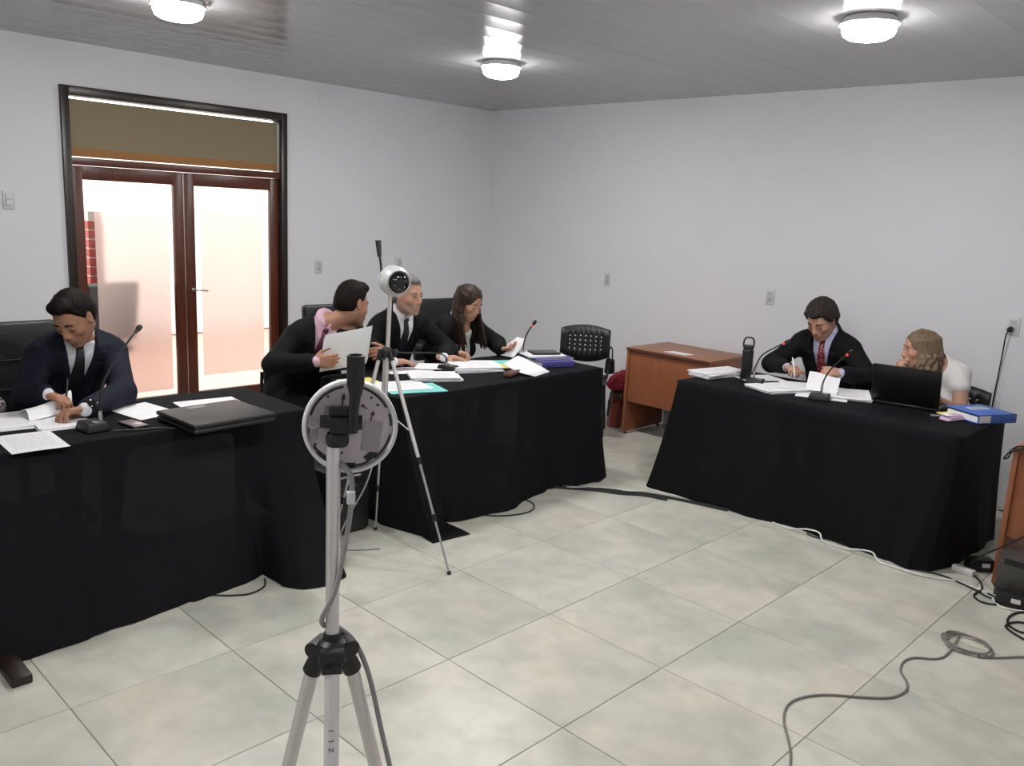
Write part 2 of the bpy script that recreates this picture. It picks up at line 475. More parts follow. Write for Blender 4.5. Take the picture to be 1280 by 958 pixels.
def dup(root, loc, rz, label=None, group=None):
    """copy of a thing (parts built in local coordinates) with its parts and sub-parts"""
    r = root.copy(); COL.objects.link(r); r.location = loc; r.rotation_euler = (0, 0, rz)
    if label: r['label'] = label
    if group: r['group'] = group
    for ch in list(root.children):
        c = ch.copy(); COL.objects.link(c); c.parent = r
        for g in list(ch.children):
            d = g.copy(); COL.objects.link(d); d.parent = c
    return r
# ---------------------------------------------------------------- room shell
XL, XR, YB, YF, HC = -4.0627, 2.62, 4.0284, -4.10, 2.7175
DY0, DY1, DZ = 0.003, 1.706, 2.433          # door opening in the left wall

def struct(name, mb, m, **k):
    return tag(mb.build(name, m, **k), kind='structure')

floor = struct('floor', MB().box(((XL + XR) / 2, (YB + YF) / 2, -.03), (XR - XL + .3, YB - YF + .3, .052)), M['grout'], smooth=0)
tile_cache = {}
for i in range(-7, 5):
    for j in range(-7, 7):
        x0, x1 = max(i * .6, XL), min(i * .6 + .6, XR); y0, y1 = max(j * .6, YF), min(j * .6 + .6, YB)
        if x1 - x0 < .02 or y1 - y0 < .02: continue
        key = (round(x1 - x0, 3), round(y1 - y0, 3))
        if key not in tile_cache:
            tile_cache[key] = MB().box((0, 0, -.004), (key[0] - .0035, key[1] - .0035, .008)).mesh('floor_tile', M['floor'], bevel=.0012, seg=1)
        o = link('floor_tile', tile_cache[key], floor, world=False)
        o.location = ((x0 + x1) / 2, (y0 + y1) / 2, random.uniform(-.0003, .0001))

T = .16
struct('wall_back', MB().box(((XL + XR) / 2, YB + T / 2, HC / 2), (XR - XL + 2 * T, T, HC + .1)), M['wall'], smooth=0)
struct('wall_right', MB().box((XR + T / 2, (YB + YF) / 2, HC / 2), (T, YB - YF, HC + .1)), M['wall'], smooth=0)
struct('wall_front', MB().box(((XL + XR) / 2, YF - T / 2, HC / 2), (XR - XL + 2 * T, T, HC + .1)), M['wall'], smooth=0)
wl = MB()
zt = HC + .05
wl.box((XL - T / 2, (YF + DY0) / 2, zt / 2), (T, DY0 - YF, zt))
wl.box((XL - T / 2, (YB + DY1) / 2, zt / 2), (T, YB - DY1, zt))
wl.box((XL - T / 2, (DY0 + DY1) / 2, (zt + DZ) / 2), (T, DY1 - DY0, zt - DZ))
struct('wall_left', wl, M['wall'], smooth=0)

ceiling = struct('ceiling', MB().box(((XL + XR) / 2, (YB + YF) / 2, HC + .07), (XR - XL + .3, YB - YF + .3, .06)), M['grayp'], smooth=0)
pw = .2
n = int(math.ceil((XR - XL) / pw))
def plank_mesh(w):
    # a shallow cupped face: every plank breaks the lamps' reflections on its own
    N = 8; L = (YB - YF) / 2; pr = [(-w / 2 + w * i / N, .0019 * (1 - (2 * i / N - 1) ** 2)) for i in range(N + 1)]
    vs = [(x, -L, z) for x, z in pr] + [(x, L, z) for x, z in pr] + [(-w / 2, -L, .018), (w / 2, -L, .018), (-w / 2, L, .018), (w / 2, L, .018)]
    n1 = N + 1; b = 2 * n1
    fs = [(i, n1 + i, n1 + i + 1, i + 1) for i in range(N)] + [(b, b + 1, b + 3, b + 2), (0, b, b + 2, n1), (N, n1 + N, b + 3, b + 1)]
    return MB().add(vs, fs).mesh('ceiling_plank', M['ceiling'], smooth=30)
plank = plank_mesh(pw - .0008)
for k in range(n):
    w = min(pw, XR - XL - k * pw)
    me = plank if w > pw - .001 else plank_mesh(w - .0008)
    o = link('ceiling_plank', me, ceiling, world=False)
    o.location = (XL + k * pw + w / 2, (YB + YF) / 2, HC + random.uniform(-.0004, .0004))

# ---------------------------------------------------------------- double door in the left wall
door = empty('door_1', (XL, (DY0 + DY1) / 2, 0)); door['kind'] = 'structure'
def dbox(y0, y1, z0, z1, x0, x1, mb=None):
    return (mb or MB()).box(((x0 + x1) / 2, (y0 + y1) / 2, (z0 + z1) / 2), (x1 - x0, y1 - y0, z1 - z0))
fx0, fx1 = XL - .11, XL + .028
fr = MB()
dbox(DY0, .058, 0, DZ, fx0, fx1, fr); dbox(1.650, DY1, 0, DZ, fx0, fx1, fr); dbox(.058, 1.650, 2.372, DZ, fx0, fx1, fr)
fr.build('door_frame', M['black_frame'], door, bevel=.004)
dbox(.058, 1.650, 1.918, 1.966, fx0, XL + .012).build('transom_bar', M['mahogany'], door, bevel=.004)
tg = dbox(.058, 1.650, 1.966, 2.372, XL - .075, XL - .069).build('transom_pane', M['glass'], door, smooth=0)
bl = dbox(.066, 1.640, 2.030, 2.352, XL - .022, XL - .020).build('roller_blind', M['blind'], door, smooth=0)
dbox(.066, 1.640, 1.974, 2.030, XL - .024, XL - .018).build('blind_hem', M['hem'], bl, bevel=.002)
for yl, yr, zlo, hs in ((.062, .846, .012, 0), (.860, 1.646, .012, 1)):
    lx0, lx1 = XL - .062, XL - .018
    st = .072
    leaf = MB()
    dbox(yl, yl + st, zlo, 1.914, lx0, lx1, leaf); dbox(yr - st, yr, zlo, 1.914, lx0, lx1, leaf)
    dbox(yl + st, yr - st, 1.820, 1.914, lx0, lx1, leaf); dbox(yl + st, yr - st, zlo, .222, lx0, lx1, leaf)
    lf = leaf.build('door_leaf', M['mahogany'], door, bevel=.003)
    dbox(yl + st, yr - st, .222, 1.820, XL - .042, XL - .037).build('glass_pane', M['glass'], lf, smooth=0)
    if hs == 0: dbox(.205, .735, .265, 1.60, XL - .0368, XL - .0362).build('frosted_film', M['film'], lf, smooth=0)
    else:
        dbox(.985, 1.515, .345, 1.625, XL - .0368, XL - .0362).build('frosted_film', M['film'], lf, smooth=0)
        hd = MB().cyl((XL - .02, .902, 1.035), (XL + .0, .902, 1.035), .017).cyl((XL, .902, 1.035), (XL + .034, .902, 1.035), .009)
        hd.tube([(XL + .034, .896, 1.035), (XL + .037, .93, 1.036), (XL + .034, 1.0, 1.028)], [.009, .009, .007], smooth=4)
        hd.build('lever_handle', M['steel'], lf)
        for z in (1.62, 1.05, .40):
            MB().cyl((XL - .012, 1.650, z - .045), (XL - .012, 1.650, z + .045), .009).build('hinge', M['black_frame'], lf)

# patio beyond the glass: floor, wall and a short brick pier
struct('floor_patio', MB().box((-6.7, 1.6, -.055), (4.9, 9, .07)), M['corr_floor'], smooth=0)
struct('wall_patio', MB().box((-8.4, 1.6, 1.3), (.16, 9, 2.6)).box((-6.9, 4.6, 1.3), (3.0, .16, 2.6)), M['corr_wall'], smooth=0)
pier = struct('trim_1', MB().box((-4.87, .455, .795), (.16, .10, 1.59)), M['mortar'], smooth=0)
bme = MB().box((0, 0, 0), (.17, .115, .062)).mesh('brick', M['brick'], bevel=.003, seg=1)
for k in range(13):
    b = link('brick', bme, pier, world=False); b.location = (-4.868 + random.uniform(-.003, .003), .455, .62 + k * .072)

# ---------------------------------------------------------------- ceiling lamps
def ceiling_lamp(x, y, label):
    r = empty('ceiling_lamp', (x, y, HC), 0, label, 'ceiling lamp')
    MB().lathe([(.06, 0), (.115, -.001), (.120, -.012), (.118, -.026), (.06, -.026)], 40).build('base', M['whitep'], r, world=False)
    MB().lathe([(.118, -.027), (.137, -.028), (.1395, -.031), (.137, -.034), (.118, -.034)], 40, cap=False).build('rim', M['lamp_metal'], r, world=False)
    MB().lathe([(.118, -.030), (.122, -.040), (.121, -.060), (.112, -.080), (.09, -.093), (.055, -.101), (.002, -.103)], 40).build('glass_bowl', M['lamp_glass'], r, world=False)
    return r
ceiling_lamp(-1.99, 2.09, 'round lit ceiling lamp nearest the corner of the two white walls')
ceiling_lamp(.47, 2.086, 'round lit ceiling lamp above the right-hand black-draped table')
ceiling_lamp(-2.19, -.02, 'round lit ceiling lamp cut off by the top of the picture above the glass door')
ceiling_lamp(.47, -.02, 'round lit ceiling lamp over the middle of the room, out of the picture')
ceiling_lamp(.47, -2.13, 'round fill lamp added behind the foreground tripod, out of the picture')  # unseen lamp added as fill for the mounting plate and cloth fronts

# ---------------------------------------------------------------- sockets and plates on the walls
def plate_local(name, label, kind):
    r = empty(name, (0, 0, 0), 0, label, 'wall socket')
    MB().box((0, -.005, 0), (.072, .010, .118)).build('cover_plate', M['plate'], r, bevel=.003, world=False)
    MB().box((0, -.0108, 0), (.050, .003, .082)).build('insert', M['plate_in'], r, bevel=.001, world=False)
    if kind == 'socket':
        for dz in (-.021, .021):
            h = MB()
            for dx in (-.008, .008): h.box((dx, -.0125, dz + .003), (.003, .001, .009))
            h.box((0, -.0125, dz - .008), (.003, .001, .008))
            h.build('socket_slots', M['blackp'], r, world=False, smooth=0)
    else:
        for dz in (-.02, .02): MB().box((0, -.0135, dz), (.040, .003, .034)).build('rocker', M['plate'], r, bevel=.001, world=False)
    return r
def place(r, loc, rz): r.location = loc; r.rotation_euler = (0, 0, rz)
q = R_(90)   # +90 degrees turns the front (-y) towards +x: plates on the left wall
place(plate_local('wall_switch', 'white wall switch plate left of the glass double door', 'switch'), (XL, -.337, 1.662), q)
place(plate_local('wall_socket', 'white double socket plate on the wall just right of the glass double door', 'socket'), (XL, 2.018, 1.205), q)
place(plate_local('wall_socket', 'white socket plate half hidden behind the white dome camera', 'socket'), (XL, 2.885, 1.217), q)
place(plate_local('wall_socket', 'white socket plate on the back wall above the perforated chair and brown desk', 'socket'), (-2.478, YB, 1.193), 0)
place(plate_local('wall_socket', 'white socket plate on the back wall left of the man in the red tie', 'socket'), (-.884, YB, 1.199), 0)
sk = plate_local('wall_socket', 'white socket plate with a black plug at the right edge of the picture', 'socket')
place(sk, (.806, YB, 1.186), 0)
cov = empty('blank_cover', (XL, 2.059, 2.582), q, 'round white blank cover high on the wall right of the door', 'wall cover')
MB().lathe([(.045, 0), (.045, .004), (.038, .008), (.002, .009)], 28, T=Matrix.Rotation(R_(90), 4, 'X')).build('cover', M['wall'], cov, world=False)
pc = empty('wall_plug_lead', (.80, YB - .02, 1.16), 0, 'black power cord hanging from the plugged wall socket', 'power cord')
MB().cyl((.795, YB - .011, 1.165), (.795, YB - .045, 1.163), .019, .014).build('plug', M['blackp'], pc)
MB().tube([(.795, YB - .045, 1.162), (.785, YB - .055, 1.12), (.778, YB - .035, 1.0), (.77, YB - .02, .85), (.765, YB - .018, .67), (.77, YB - .02, .3), (.80, YB - .03, .01), (.95, YB - .10, .006)], .0045, smooth=6).build('cable', M['blackp'], pc)
# ---------------------------------------------------------------- implicit-surface figures
NV = lambda *a: np.array(a, dtype=np.float64)
def unit(v): v = np.asarray(v, float); return v / np.linalg.norm(v)

class Sdf:
    """a smooth union of capsules, ellipsoids and boxes, meshed with surface nets"""
    def __init__(self, h, k=.02): self.h = h; self.k = k; self.ops = []
    def cap(self, a, b, ra, rb=None, k=None, sub=False):
        a = NV(*a); b = NV(*b); rb = ra if rb is None else rb; r = max(ra, rb)
        self.ops.append(('cap', (a, b, ra, rb), np.minimum(a, b) - r, np.maximum(a, b) + r, self.k if k is None else k, sub)); return self
    def chain(self, pts, radii, k=None):
        for i in range(len(pts) - 1): self.cap(pts[i], pts[i + 1], radii[i], radii[i + 1], k)
        return self
    def ell(self, c, R, r, k=None, sub=False):
        c = NV(*c); R = np.array(R, float); r = NV(*r); e = np.sqrt(((R * r[:, None]) ** 2).sum(0))
        self.ops.append(('ell', (c, R, r), c - e, c + e, self.k if k is None else k, sub)); return self
    def box(self, c, R, half, rnd, k=None, sub=False):
        c = NV(*c); R = np.array(R, float); half = NV(*half); e = np.abs(R * half[:, None]).sum(0) + rnd
        self.ops.append(('box', (c, R, half, rnd), c - e, c + e, self.k if k is None else k, sub)); return self
    def fn(self, f): self.ops.append(('fn', f, None, None, 0, False)); return self
    @staticmethod
    def dist(kind, p, X, Y, Z):
        if kind == 'cap':
            a, b, ra, rb = p; ba = b - a; L = max(ba @ ba, 1e-12)
            t = np.clip(((X - a[0]) * ba[0] + (Y - a[1]) * ba[1] + (Z - a[2]) * ba[2]) / L, 0, 1)
            d = np.sqrt((X - a[0] - t * ba[0]) ** 2 + (Y - a[1] - t * ba[1]) ** 2 + (Z - a[2] - t * ba[2]) ** 2)
            return d - (ra + (rb - ra) * t)
        c, R = p[0], p[1]; x = X - c[0]; y = Y - c[1]; z = Z - c[2]
        q = [R[i, 0] * x + R[i, 1] * y + R[i, 2] * z for i in range(3)]
        if kind == 'ell':
            r = p[2]
            k0 = np.sqrt(sum((q[i] / r[i]) ** 2 for i in range(3))); k1 = np.sqrt(sum((q[i] / r[i] ** 2) ** 2 for i in range(3)))
            return k0 * (k0 - 1) / np.maximum(k1, 1e-6)
        hf, rn = p[2], p[3]
        w = [np.abs(q[i]) - hf[i] for i in range(3)]
        return np.sqrt(sum(np.maximum(a, 0) ** 2 for a in w)) + np.minimum(np.maximum(w[0], np.maximum(w[1], w[2])), 0) - rn
    def mesh(self):
        h = self.h
        adds = [o for o in self.ops if o[0] != 'fn' and not o[5]]
        lo = np.min([o[2] for o in adds], 0) - 3 * h - .012; hi = np.max([o[3] for o in adds], 0) + 3 * h + .012
        n = np.ceil((hi - lo) / h).astype(int) + 1
        ax = [(lo[i] + h * np.arange(n[i])).astype(np.float32) for i in range(3)]
        D = np.full(n, .12, np.float32)
        for kind, p, l, u, k, sub in self.ops:
            if kind == 'fn':
                D = p(ax[0][:, None, None], ax[1][None, :, None], ax[2][None, None, :], D).astype(np.float32); continue
            m = k + 3 * h
            s = [slice(max(0, int((l[i] - m - lo[i]) / h)), min(n[i], int((u[i] + m - lo[i]) / h) + 2)) for i in range(3)]
            d = self.dist(kind, p, ax[0][s[0]][:, None, None], ax[1][s[1]][None, :, None], ax[2][s[2]][None, None, :]).astype(np.float32)
            A = D[s[0], s[1], s[2]]
            if sub:
                d = -d; w = np.maximum(k - np.abs(A - d), 0) / max(k, 1e-6)
                D[s[0], s[1], s[2]] = np.maximum(A, d) + w * w * k * .25
            else:
                w = np.maximum(k - np.abs(A - d), 0) / max(k, 1e-6)
                D[s[0], s[1], s[2]] = np.minimum(A, d) - w * w * k * .25
        return nets(D, lo, h)

def nets(D, lo, h):
    S = D < 0
    c = S[:-1, :-1, :-1].astype(np.uint8)
    for i, j, k in ((1, 0, 0), (0, 1, 0), (1, 1, 0), (0, 0, 1), (1, 0, 1), (0, 1, 1), (1, 1, 1)):
        c = c + S[i:S.shape[0] - 1 + i, j:S.shape[1] - 1 + j, k:S.shape[2] - 1 + k]
    I = np.argwhere((c > 0) & (c < 8))
    idx = np.full(c.shape, -1, np.int32); idx[I[:, 0], I[:, 1], I[:, 2]] = np.arange(len(I))
    off = np.array([(i, j, k) for i in (0, 1) for j in (0, 1) for k in (0, 1)])
    vals = np.stack([D[I[:, 0] + o[0], I[:, 1] + o[1], I[:, 2] + o[2]] for o in off], 1)
    P = np.zeros((len(I), 3)); N = np.zeros(len(I))
    for a in range(8):
        for b in range(a + 1, 8):
            if np.abs(off[a] - off[b]).sum() != 1: continue
            m = (vals[:, a] < 0) != (vals[:, b] < 0)
            den = vals[:, a] - vals[:, b]
            t = np.where(m, vals[:, a] / np.where(m, den, 1), 0)
            P += np.where(m[:, None], off[a] + t[:, None] * (off[b] - off[a]), 0); N += m
    V = lo + h * (I + P / N[:, None])
    F = []
    for axis in range(3):
        a, b = [(1, 2), (2, 0), (0, 1)][axis]
        s0 = [slice(None)] * 3; s1 = [slice(None)] * 3
        s0[axis] = slice(0, -1); s1[axis] = slice(1, None)
        A = S[tuple(s0)]; B = S[tuple(s1)]
        E = np.argwhere(A != B)
        ok = (E[:, a] > 0) & (E[:, b] > 0) & (E[:, a] < S.shape[a] - 1) & (E[:, b] < S.shape[b] - 1)
        E = E[ok]
        inside = A[E[:, 0], E[:, 1], E[:, 2]]
        da = np.zeros(3, int); da[a] = 1; db = np.zeros(3, int); db[b] = 1
        q = [idx[tuple((E - da - db).T)], idx[tuple((E - db).T)], idx[tuple(E.T)], idx[tuple((E - da).T)]]
        Q = np.stack(q, 1)
        Q[~inside] = Q[~inside][:, ::-1]
        F.append(Q)
    return V, np.concatenate(F)

def np_mesh(name, V, F, mats, relax=1, color=None):
    for _ in range(relax):
        s = np.zeros_like(V); c = np.zeros(len(V))
        for k in range(4):
            a, b = F[:, k], F[:, (k + 1) % 4]
            for d in range(3):
                s[:, d] += np.bincount(a, V[b, d], len(V)) + np.bincount(b, V[a, d], len(V))
            c += np.bincount(a, minlength=len(V)) + np.bincount(b, minlength=len(V))
        V = V * .5 + .5 * s / np.maximum(c, 1)[:, None]
    me = bpy.data.meshes.new(name)
    me.vertices.add(len(V)); me.vertices.foreach_set('co', V.astype(np.float32).ravel())
    me.loops.add(len(F) * 4); me.loops.foreach_set('vertex_index', F.astype(np.int32).ravel())
    me.polygons.add(len(F)); me.polygons.foreach_set('loop_start', np.arange(0, len(F) * 4, 4, dtype=np.int32))
    me.update(calc_edges=True); me.validate()
    me.polygons.foreach_set('use_smooth', np.ones(len(me.polygons), bool))
    for m in mats: me.materials.append(m)
    if color is not None:
        at_ = me.color_attributes.new('tone', 'FLOAT_COLOR', 'POINT')
        at_.data.foreach_set('color', np.concatenate([color, np.ones((len(V), 1))], 1).astype(np.float32).ravel())
    return me

def axes(az, pitch, roll=0):
    """forward, left, up of a head turned to azimuth az (degrees from +x) and tipped down by pitch"""
    a, p, r = R_(az), R_(pitch), R_(roll)
    f = NV(math.cos(a) * math.cos(p), math.sin(a) * math.cos(p), -math.sin(p))
    l = NV(-math.sin(a), math.cos(a), 0); u = np.cross(f, l)
    return f, l * math.cos(r) + u * math.sin(r), u * math.cos(r) - l * math.sin(r)

def hand(s, Wr, d, n, side, curl=(20, 30, 20), spread=6, thumb=(.6, .7, .35), sc=1., fc=None, pinch=None):
    """wrist Wr, finger direction d, palm normal n; side +1 right hand, -1 left hand"""
    d = unit(d); n = unit(np.asarray(n, float) - d * (np.asarray(n, float) @ d)); t = np.cross(d, n) * side
    Wr = NV(*Wr)
    offs = (.029, .010, -.010, -.028); mc = (.088, .091, .086, .078); ln = (.070, .078, .073, .057)
    s.cap(Wr - d * .03, Wr + d * .01, .026 * sc, .025 * sc, k=.02)
    for i in range(4):
        K = Wr + (d * mc[i] + t * offs[i]) * sc
        s.cap(Wr + (d * .012 + t * offs[i] * .55) * sc, K, .0155 * sc, .0125 * sc, k=.012)
    for i in range(4):
        K = Wr + (d * mc[i] + t * offs[i]) * sc
        c = fc[i] if fc else curl
        dd = unit(d + t * math.tan(R_(spread)) * (1.5 - i) * .5)
        ang = 0; p = K; r = (.0108, .0096, .0088, .0076)
        for j, fr_ in enumerate((.44, .31, .25)):
            ang += R_(c[j])
            q_ = p + (dd * math.cos(ang) + n * math.sin(ang)) * ln[i] * fr_ * sc
            s.cap(p, q_, r[j] * sc, r[j + 1] * sc, k=.004); p = q_
    tb = Wr + (d * .022 + t * .022 + n * .006) * sc
    td = unit(d * thumb[0] + t * thumb[1] + n * thumb[2])
    t1 = tb + td * .046 * sc; td2 = unit(td + d * .45 - t * .25); t2 = t1 + td2 * .034 * sc; t3 = t2 + unit(td2 + d * .3 - t * .2) * .024 * sc
    s.cap(tb, t1, .0165 * sc, .0125 * sc, k=.012).cap(t1, t2, .0118 * sc, .0105 * sc, k=.004).cap(t2, t3, .0102 * sc, .0080 * sc, k=.004)

def head(s, H, f, l, u, sc=1., slim=1., chin=1.):
    R = np.array([f, l, u]); P = lambda a, b, c: NV(*H) + (f * a + l * b * slim + u * c) * sc
    s.ell(P(-.012, 0, .030), R, NV(.098, .076 * slim, .086) * sc, k=.02)
    s.ell(P(.022, 0, -.030), R, NV(.068, .060 * slim, .080) * sc, k=.03)
    for b in (-1, 1):
        s.cap(P(-.012, .050 * b, -.050), P(.058, .018 * b, -.098), .019 * sc, .016 * sc * chin, k=.03)
        s.ell(P(.054, .040 * b, -.022), R, NV(.026, .022, .020) * sc, k=.02)
    s.ell(P(.068, 0, -.100), R, NV(.022, .024, .018) * sc * chin, k=.02)
    s.cap(P(.075, -.034, .026), P(.075, .034, .026), .0125 * sc, k=.012)
    for b in (-1, 1):
        s.ell(P(.096, .031 * b, .004), R, NV(.016, .018, .011) * sc, k=.012, sub=True)
        s.ell(P(.074, .031 * b, .004), R, NV(.0135, .0145, .0115) * sc, k=.003)
    s.cap(P(.086, 0, .014), P(.106, 0, -.026), .0085 * sc, .0115 * sc, k=.012)
    for b in (-1, 1): s.ell(P(.096, .012 * b, -.033), R, NV(.012, .008, .008) * sc, k=.006)
    s.ell(P(.080, 0, -.062), R, NV(.017, .028, .024) * sc, k=.02)
    s.ell(P(.0935, 0, -.0585), R, NV(.008, .021, .0048) * sc, k=.004)
    s.ell(P(.0925, 0, -.0690), R, NV(.008, .018, .0055) * sc, k=.004)
    for b in (-1, 1):
        s.ell(P(-.006, .076 * b, -.002), np.array([unit(f * .9 - l * b * .0 + u * .15), unit(l), unit(u - f * .15)]), NV(.018, .009, .032) * sc, k=.006)
        s.ell(P(-.004, .084 * b, .0), R, NV(.009, .006, .018) * sc, k=.006, sub=True)
    return P

class Person:
    def __init__(self, J, az, pitch, roll=0, hs=1., w=1., woman=False, slim=1., chin=1.):
        self.J = {k: NV(*v) for k, v in J.items()}; J = self.J
        self.f, self.l, self.u = axes(az, pitch, roll)
        self.hs = hs; self.w = w; self.woman = woman; self.slim = slim; self.chin = chin
        self.tu = unit(J['N'] - J['P']); l = J['SL'] - J['SR']; l = l - self.tu * (l @ self.tu)
        self.tl = unit(l); self.tf = np.cross(self.tl, self.tu); self.TR = np.array([self.tf, self.tl, self.tu])
    def torso(self, s, o=0., low=True):
        J = self.J; P, N = J['P'], J['N']; w = self.w; R = self.TR; mix = lambda t: P + (N - P) * t; f = self.tf; l = self.tl; u = self.tu
        k = .05
        if low: s.ell(P + u * .02, R, NV(.125 + o, .165 * w + o, .125 + o), k=k)
        s.ell(mix(.34) + f * .005, R, NV(.112 + o, .146 * w + o, .16 + o), k=k)
        s.ell(mix(.66), R, NV(.112 + o, .158 * w + o, .165 + o), k=k)
        s.ell(mix(.72) - f * .025, R, NV(.095 + o, .150 * w + o, .15 + o), k=k)
        SL, SR = J['SL'], J['SR']; L = unit(SL - SR)
        s.cap(SL - L * .025 - u * .012, SR + L * .025 - u * .012, .058 + o, k=.05)
        for S in (SL, SR):
            s.cap(S * .72 + N * .28 + u * .012, N + u * .035 - f * .012, .046 + o, .040 + o * .6, k=.04)
        if self.woman:
            for b in (-1, 1): s.ell(mix(.60) + f * .085 + l * .068 * b, R, NV(.055 + o, .062 + o, .062 + o), k=.04)
    def arms(self, s, o=0., which='LR', r=(.050, .041, .040, .027), upto=1.0, k=.03):
        for c in which:
            S, E, Wr = self.J['S' + c], self.J['E' + c], self.J['W' + c]
            s.cap(S - self.tu * .01, E, r[0] + o, r[1] + o, k=k)
            if upto > 0: s.cap(E, E + (Wr - E) * upto, r[2] + o, r[3] + o * 1.0 + (r[2] - r[3]) * (1 - upto), k=k)
    def legs(self, s, o=0., foot=True):
        J = self.J
        for c, b in (('L', 1), ('R', -1)):
            hip = J['P'] + self.tl * .09 * b - NV(0, 0, .02); K = J['K' + c]; A = J['A' + c]
            s.cap(hip, K, .083 + o, .060 + o, k=.04); s.cap(K, A, .058 + o, .040 + o, k=.03)

def sdf_part(name, s, m, parent, relax=1, color=None):
    V, F = s.mesh()
    return link(name, np_mesh(name, V, F, [m], relax, color(V) if color else None), parent)

def build_person(p, org, label, skin, hands, hair=None, outfit='suit', jacket='suit', shirt='shirt_w', tie='tie_k', beard=None,
                 eyes='closed', brow='hair_dark', trousers=None, lips=(.42, .17, .14), vtop=None, vbot=.22, sleeves=.93):
    root = empty('person', org, 0, label, 'person')
    J = p.J; H = J['H']; f, l, u = p.f, p.l, p.u
    # body: head, neck, torso, arms, hands and legs as one surface
    s = Sdf(.0056, .02)
    hp = head(s, H, f, l, u, p.hs, p.slim, p.chin)
    s.cap(J['N'] - p.tu * .02, H - u * .060 * p.hs - f * .022, .057 if not p.woman else .048, .053 if not p.woman else .044, k=.03)
    p.torso(s, -.012); p.arms(s, -.002 if outfit == 'blouse' else -.010); p.legs(s, -.012)
    for c in 'LR':
        K, A = J['K' + c], J['A' + c]; fd = unit((K - J['P']) * NV(1, 1, 0))
        s.cap(A, A - NV(0, 0, .045), .036, .034, k=.02); s.cap(A - NV(0, 0, .045) - fd * .03, A - NV(0, 0, .052) + fd * .15, .034, .026, k=.03)
    for hd in hands: hand(s, **hd)
    sk = np.array(skin)
    def tone(V):
        C = np.tile(sk, (len(V), 1))
        q = (V - H) / p.hs; a = q @ f; b = q @ l; c = q @ u
        def blend(mask, col):
            m = np.clip(mask, 0, 1)[:, None]; C[:] = C * (1 - m) + np.array(col) * m
        near = np.linalg.norm(q, axis=1) < .16
        blend(near * np.exp(-(((a - .075) / .03) ** 2 + ((np.abs(b) - .042) / .022) ** 2 + ((c + .028) / .022) ** 2)) * .35, sk * NV(1.1, .72, .68))
        blend(near * np.exp(-(((a - .108) / .018) ** 2 + (b / .015) ** 2 + ((c + .028) / .016) ** 2)) * .3, sk * NV(1.1, .75, .7))
        if beard is not None:
            m = ((a > -.01) & (c < -.030) & near) * (1 - np.exp(-((c + .062) / .010) ** 2) * (np.abs(b) < .03) * .0)
            m = m * np.clip((-.030 - c) / .02, 0, 1) * ((c > -.05) * (np.abs(b) > .035) * .6 + (c <= -.046))
            blend(np.clip(m, 0, 1) * beard[1], beard[0])
        blend(near * np.exp(-((b / .022) ** 2 + ((c + .064) / .0075) ** 2) ** 2) * (a > .07), lips)
        for hd in hands:                                  # slightly redder knuckles and tips
            Wr = NV(*hd['Wr']); dd = np.linalg.norm(V - Wr, axis=1)
            blend((dd < .2) * np.clip((dd - .10) / .08, 0, 1) * .35, sk * NV(1.08, .82, .78))
        return C
    body = sdf_part('body', s, M['skin'], root, 1, tone)
    # eyes and brows
    for b in (-1, 1):
        pts = [hp(.088, .013 * b, .026), hp(.0895, .030 * b, .0315), hp(.078, .049 * b, .025)]
        MB().tube([Vector(x) for x in pts], [.0030 * p.hs, .0040 * p.hs, .0018 * p.hs], 6, smooth=3).build('eyebrow', M[brow], root)
    for b in (-1, 1):
        if eyes == 'open':
            e = hp(.0765, .031 * b, .004); m4 = frame(Vector(e), x=Vector(f), z=Vector(u))
            ey = MB().ball((0, 0, 0), (.0125 * p.hs, .0115 * p.hs, .0075 * p.hs), 14, 10, T=m4).build('eye', M['eyew'], root)
            MB().ball((.0100 * p.hs, 0, 0), (.0035 * p.hs, .0055 * p.hs, .0058 * p.hs), 10, 8, T=m4).build('iris', M['iris'], ey)
        lz = .0095 if eyes == 'open' else -.003
        pts = [hp(.0835, .016 * b, lz - .003), hp(.0895, .030 * b, lz), hp(.080, .045 * b, lz - .004)]
        MB().tube([Vector(x) for x in pts], [.0012, .0018, .0012], 6, smooth=3).build('eyelashes', M['hair_dark'], root)
    # clothes
    P, N = J['P'], J['N']; tf, tl, tu = p.tf, p.tl, p.tu
    def tc(X, Y, Z):
        x, y, z = X - N[0], Y - N[1], Z - N[2]
        return [R0[0] * x + R0[1] * y + R0[2] * z for R0 in (tf, tl, tu)]
    tr = Sdf(.011, .03)
    p.legs(tr, .004); tr.ell(P + tu * .02, p.TR, NV(.135, .175 * p.w, .11), k=.05)
    sdf_part('trousers', tr, M[trousers or jacket], root)
    sh = MB()
    for c in 'LR':
        K, A = J['K' + c], J['A' + c]; fd = Vector(unit((K - P) * NV(1, 1, 0)))
        T4 = frame(Vector((A[0], A[1], 0)), x=fd, z=Vector((0, 0, 1)))
        MB().box((.05, 0, .036), (.27, .095, .07), T=T4, taper=.82).build('shoe', M['leather'], root, bevel=.03, seg=3)
    neckr = .057 if not p.woman else .048
